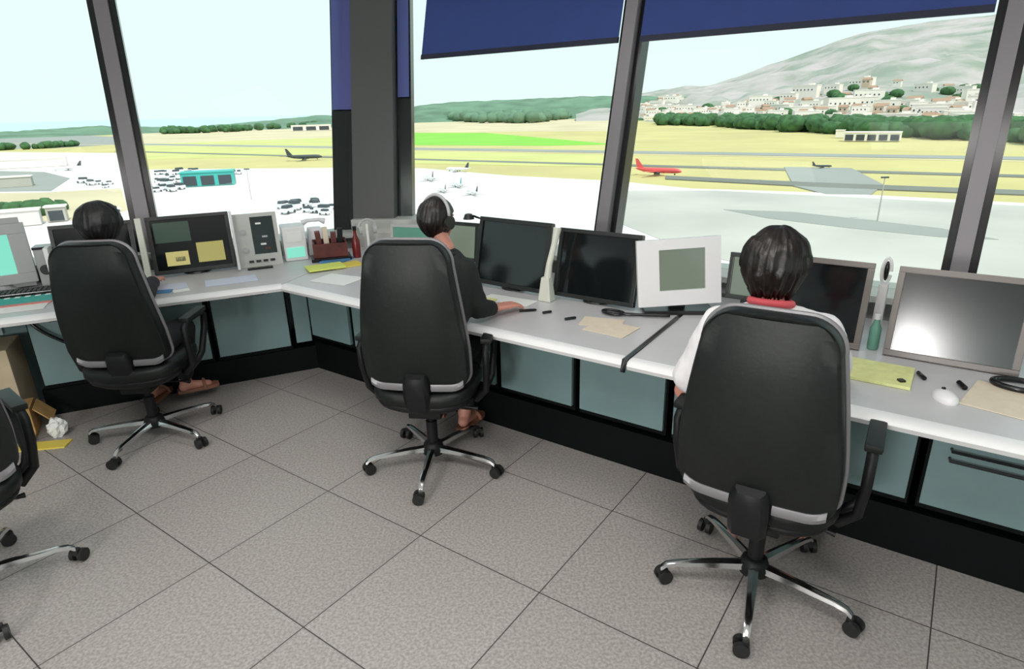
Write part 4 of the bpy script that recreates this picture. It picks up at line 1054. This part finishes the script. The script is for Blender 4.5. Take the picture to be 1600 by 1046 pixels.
aircraft('airliner', 'dark slim aircraft on the far taxiway in the left windows', gr(476, 250), .1, .9, 'jetdark', 'jetdark')
# vehicles on the left apron
def car_proto():
    b = B(); b.box((0, 0, .9), (4.6, 2, 1.0), bev=.2); o = b.build('van', 'jetwhite')
    b = B(); b.box((-.3, 0, 1.75), (3.0, 1.8, .9), bev=.2, taper=.85); b.build('cabin', 'jetdark', o)
    b = B()
    for x in (-1.4, 1.4):
        for y in (-.95, .95): b.cyl((x, y-.12, .4), (x, y+.12, .4), .4)
    b.build('wheels', 'jetdark', o); return o
cp_ = car_proto(); cars = []
cars_px = [(248+rnd.uniform(-3, 60), 268+rnd.uniform(0, 22)) for _ in range(26)] + [(x, 296+rnd.uniform(-3, 4)) for x in (236, 246, 256, 268, 280)] + [(x, 272) for x in (356, 366, 374)] + [(x, 290+rnd.uniform(-6, 6)) for x in (130, 142, 155, 165, 172)] + [(x, 331) for x in (168, 178)] + [(rnd.uniform(440, 528), rnd.uniform(318, 336)) for _ in range(12)]
for q, (x, y) in enumerate(cars_px):
    o = cp_ if q == 0 else copy_tree(cp_); o.location = gr(x, y); o.rotation_euler.z = rnd.uniform(0, 3); s_ = rnd.uniform(1, 1.9); o.scale = (s_,)*3
    tag(o, 'small white service vehicle with dark windows on the left apron', 'vehicle', 'service vehicles on the left apron')
# lamp masts
for (x, y0, y1, l) in ((393, 312, 264, 'thin light mast on the left apron right of the teal roof'), (1371, 345, 277, 'thin light mast standing on the worn apron in the big right pane'), (583, 0, 0, '')):
    if not l: continue
    p = gr(x, y0); d_ = math.hypot(p.x, p.y); top = far(x, y1, d_); t = thing('light_mast', l, 'mast', p)
    b = B(); b.cyl((0, 0, 0), (0, 0, top.z-p.z), .28, .16, 8); b.build('pole', 'aprong', t)
    b = B(); b.box((0, 0, top.z-p.z), (2.6, .7, .5)); b.build('lamp_head', 'jetdark', t)

# ------------------------------------------------------------------ light, sky, camera
w = bpy.data.worlds.new('sky'); sc.world = w; w.use_nodes = True; nt = w.node_tree
bg = nt.nodes['Background']; tc = nt.nodes.new('ShaderNodeTexCoord'); sx = nt.nodes.new('ShaderNodeSeparateXYZ'); rp = nt.nodes.new('ShaderNodeValToRGB')
nt.links.new(tc.outputs['Generated'], sx.inputs[0]); nt.links.new(sx.outputs['Z'], rp.inputs['Fac'])
e = rp.color_ramp.elements; e[0].position = 0; e[0].color = (.80, .97, .91, 1); e[1].position = 1; e[1].color = (.55, .80, 1.0, 1)
x_ = e.new(.18); x_.color = (.80, .98, .96, 1)
nt.links.new(rp.outputs[0], bg.inputs[0]); bg.inputs['Strength'].default_value = 1.12
s = bpy.data.lights.new('sun', 'SUN'); s.energy = 3.4; s.angle = .009; s.color = (1, .93, .86); so = bpy.data.objects.new('sun', s); COL.objects.link(so)
so.rotation_euler = Vector((.25, -.45, .86)).normalized().to_track_quat('Z', 'Y').to_euler()
def area(name, loc, sx_, sy_, p, col=(1, .98, .95), rz=0):
    l = bpy.data.lights.new(name, 'AREA'); l.shape = 'RECTANGLE'; l.size = sx_; l.size_y = sy_; l.energy = p; l.color = col
    o = bpy.data.objects.new(name, l); o.location = loc; o.rotation_euler = (0, 0, rz); COL.objects.link(o); return o
area('overhead_fill', (.2, .6, 2.9), 1.2, .6, 34, rz=TR)  # overhead area lights added out of view to fill the cab
area('overhead_fill', (-1.8, .9, 2.9), 1.2, .6, 26, rz=TR)
area('overhead_fill', (-.6, 2.8, 2.9), 1.2, .6, 10, rz=TR)
l = area('glare_fill_light', (-1.95, -2.05, 1.53), .8, .6, 84, (1, .97, .95)); l.rotation_euler = Vector((-.60, -.79, -.02)).to_track_quat('Z', 'Y').to_euler()  # added unseen light behind the camera: monitor glare and flash-like fill
cam = bpy.data.cameras.new('camera'); co = bpy.data.objects.new('camera', cam); COL.objects.link(co); sc.camera = co
cam.sensor_width = 36; cam.lens = FPX/1600*36; cam.clip_start = .05; cam.clip_end = 40000
mw = Matrix((( cr.x, cu.x, -_f.x, CAM.x), (cr.y, cu.y, -_f.y, CAM.y), (cr.z, cu.z, -_f.z, CAM.z), (0, 0, 0, 1))); co.matrix_world = mw
sc.view_settings.view_transform = 'Standard'; sc.view_settings.look = 'None'; sc.view_settings.gamma = 1; sc.view_settings.exposure = 0
sc.cycles.max_bounces = 8; sc.cycles.transparent_max_bounces = 12; sc.cycles.sample_clamp_indirect = 6
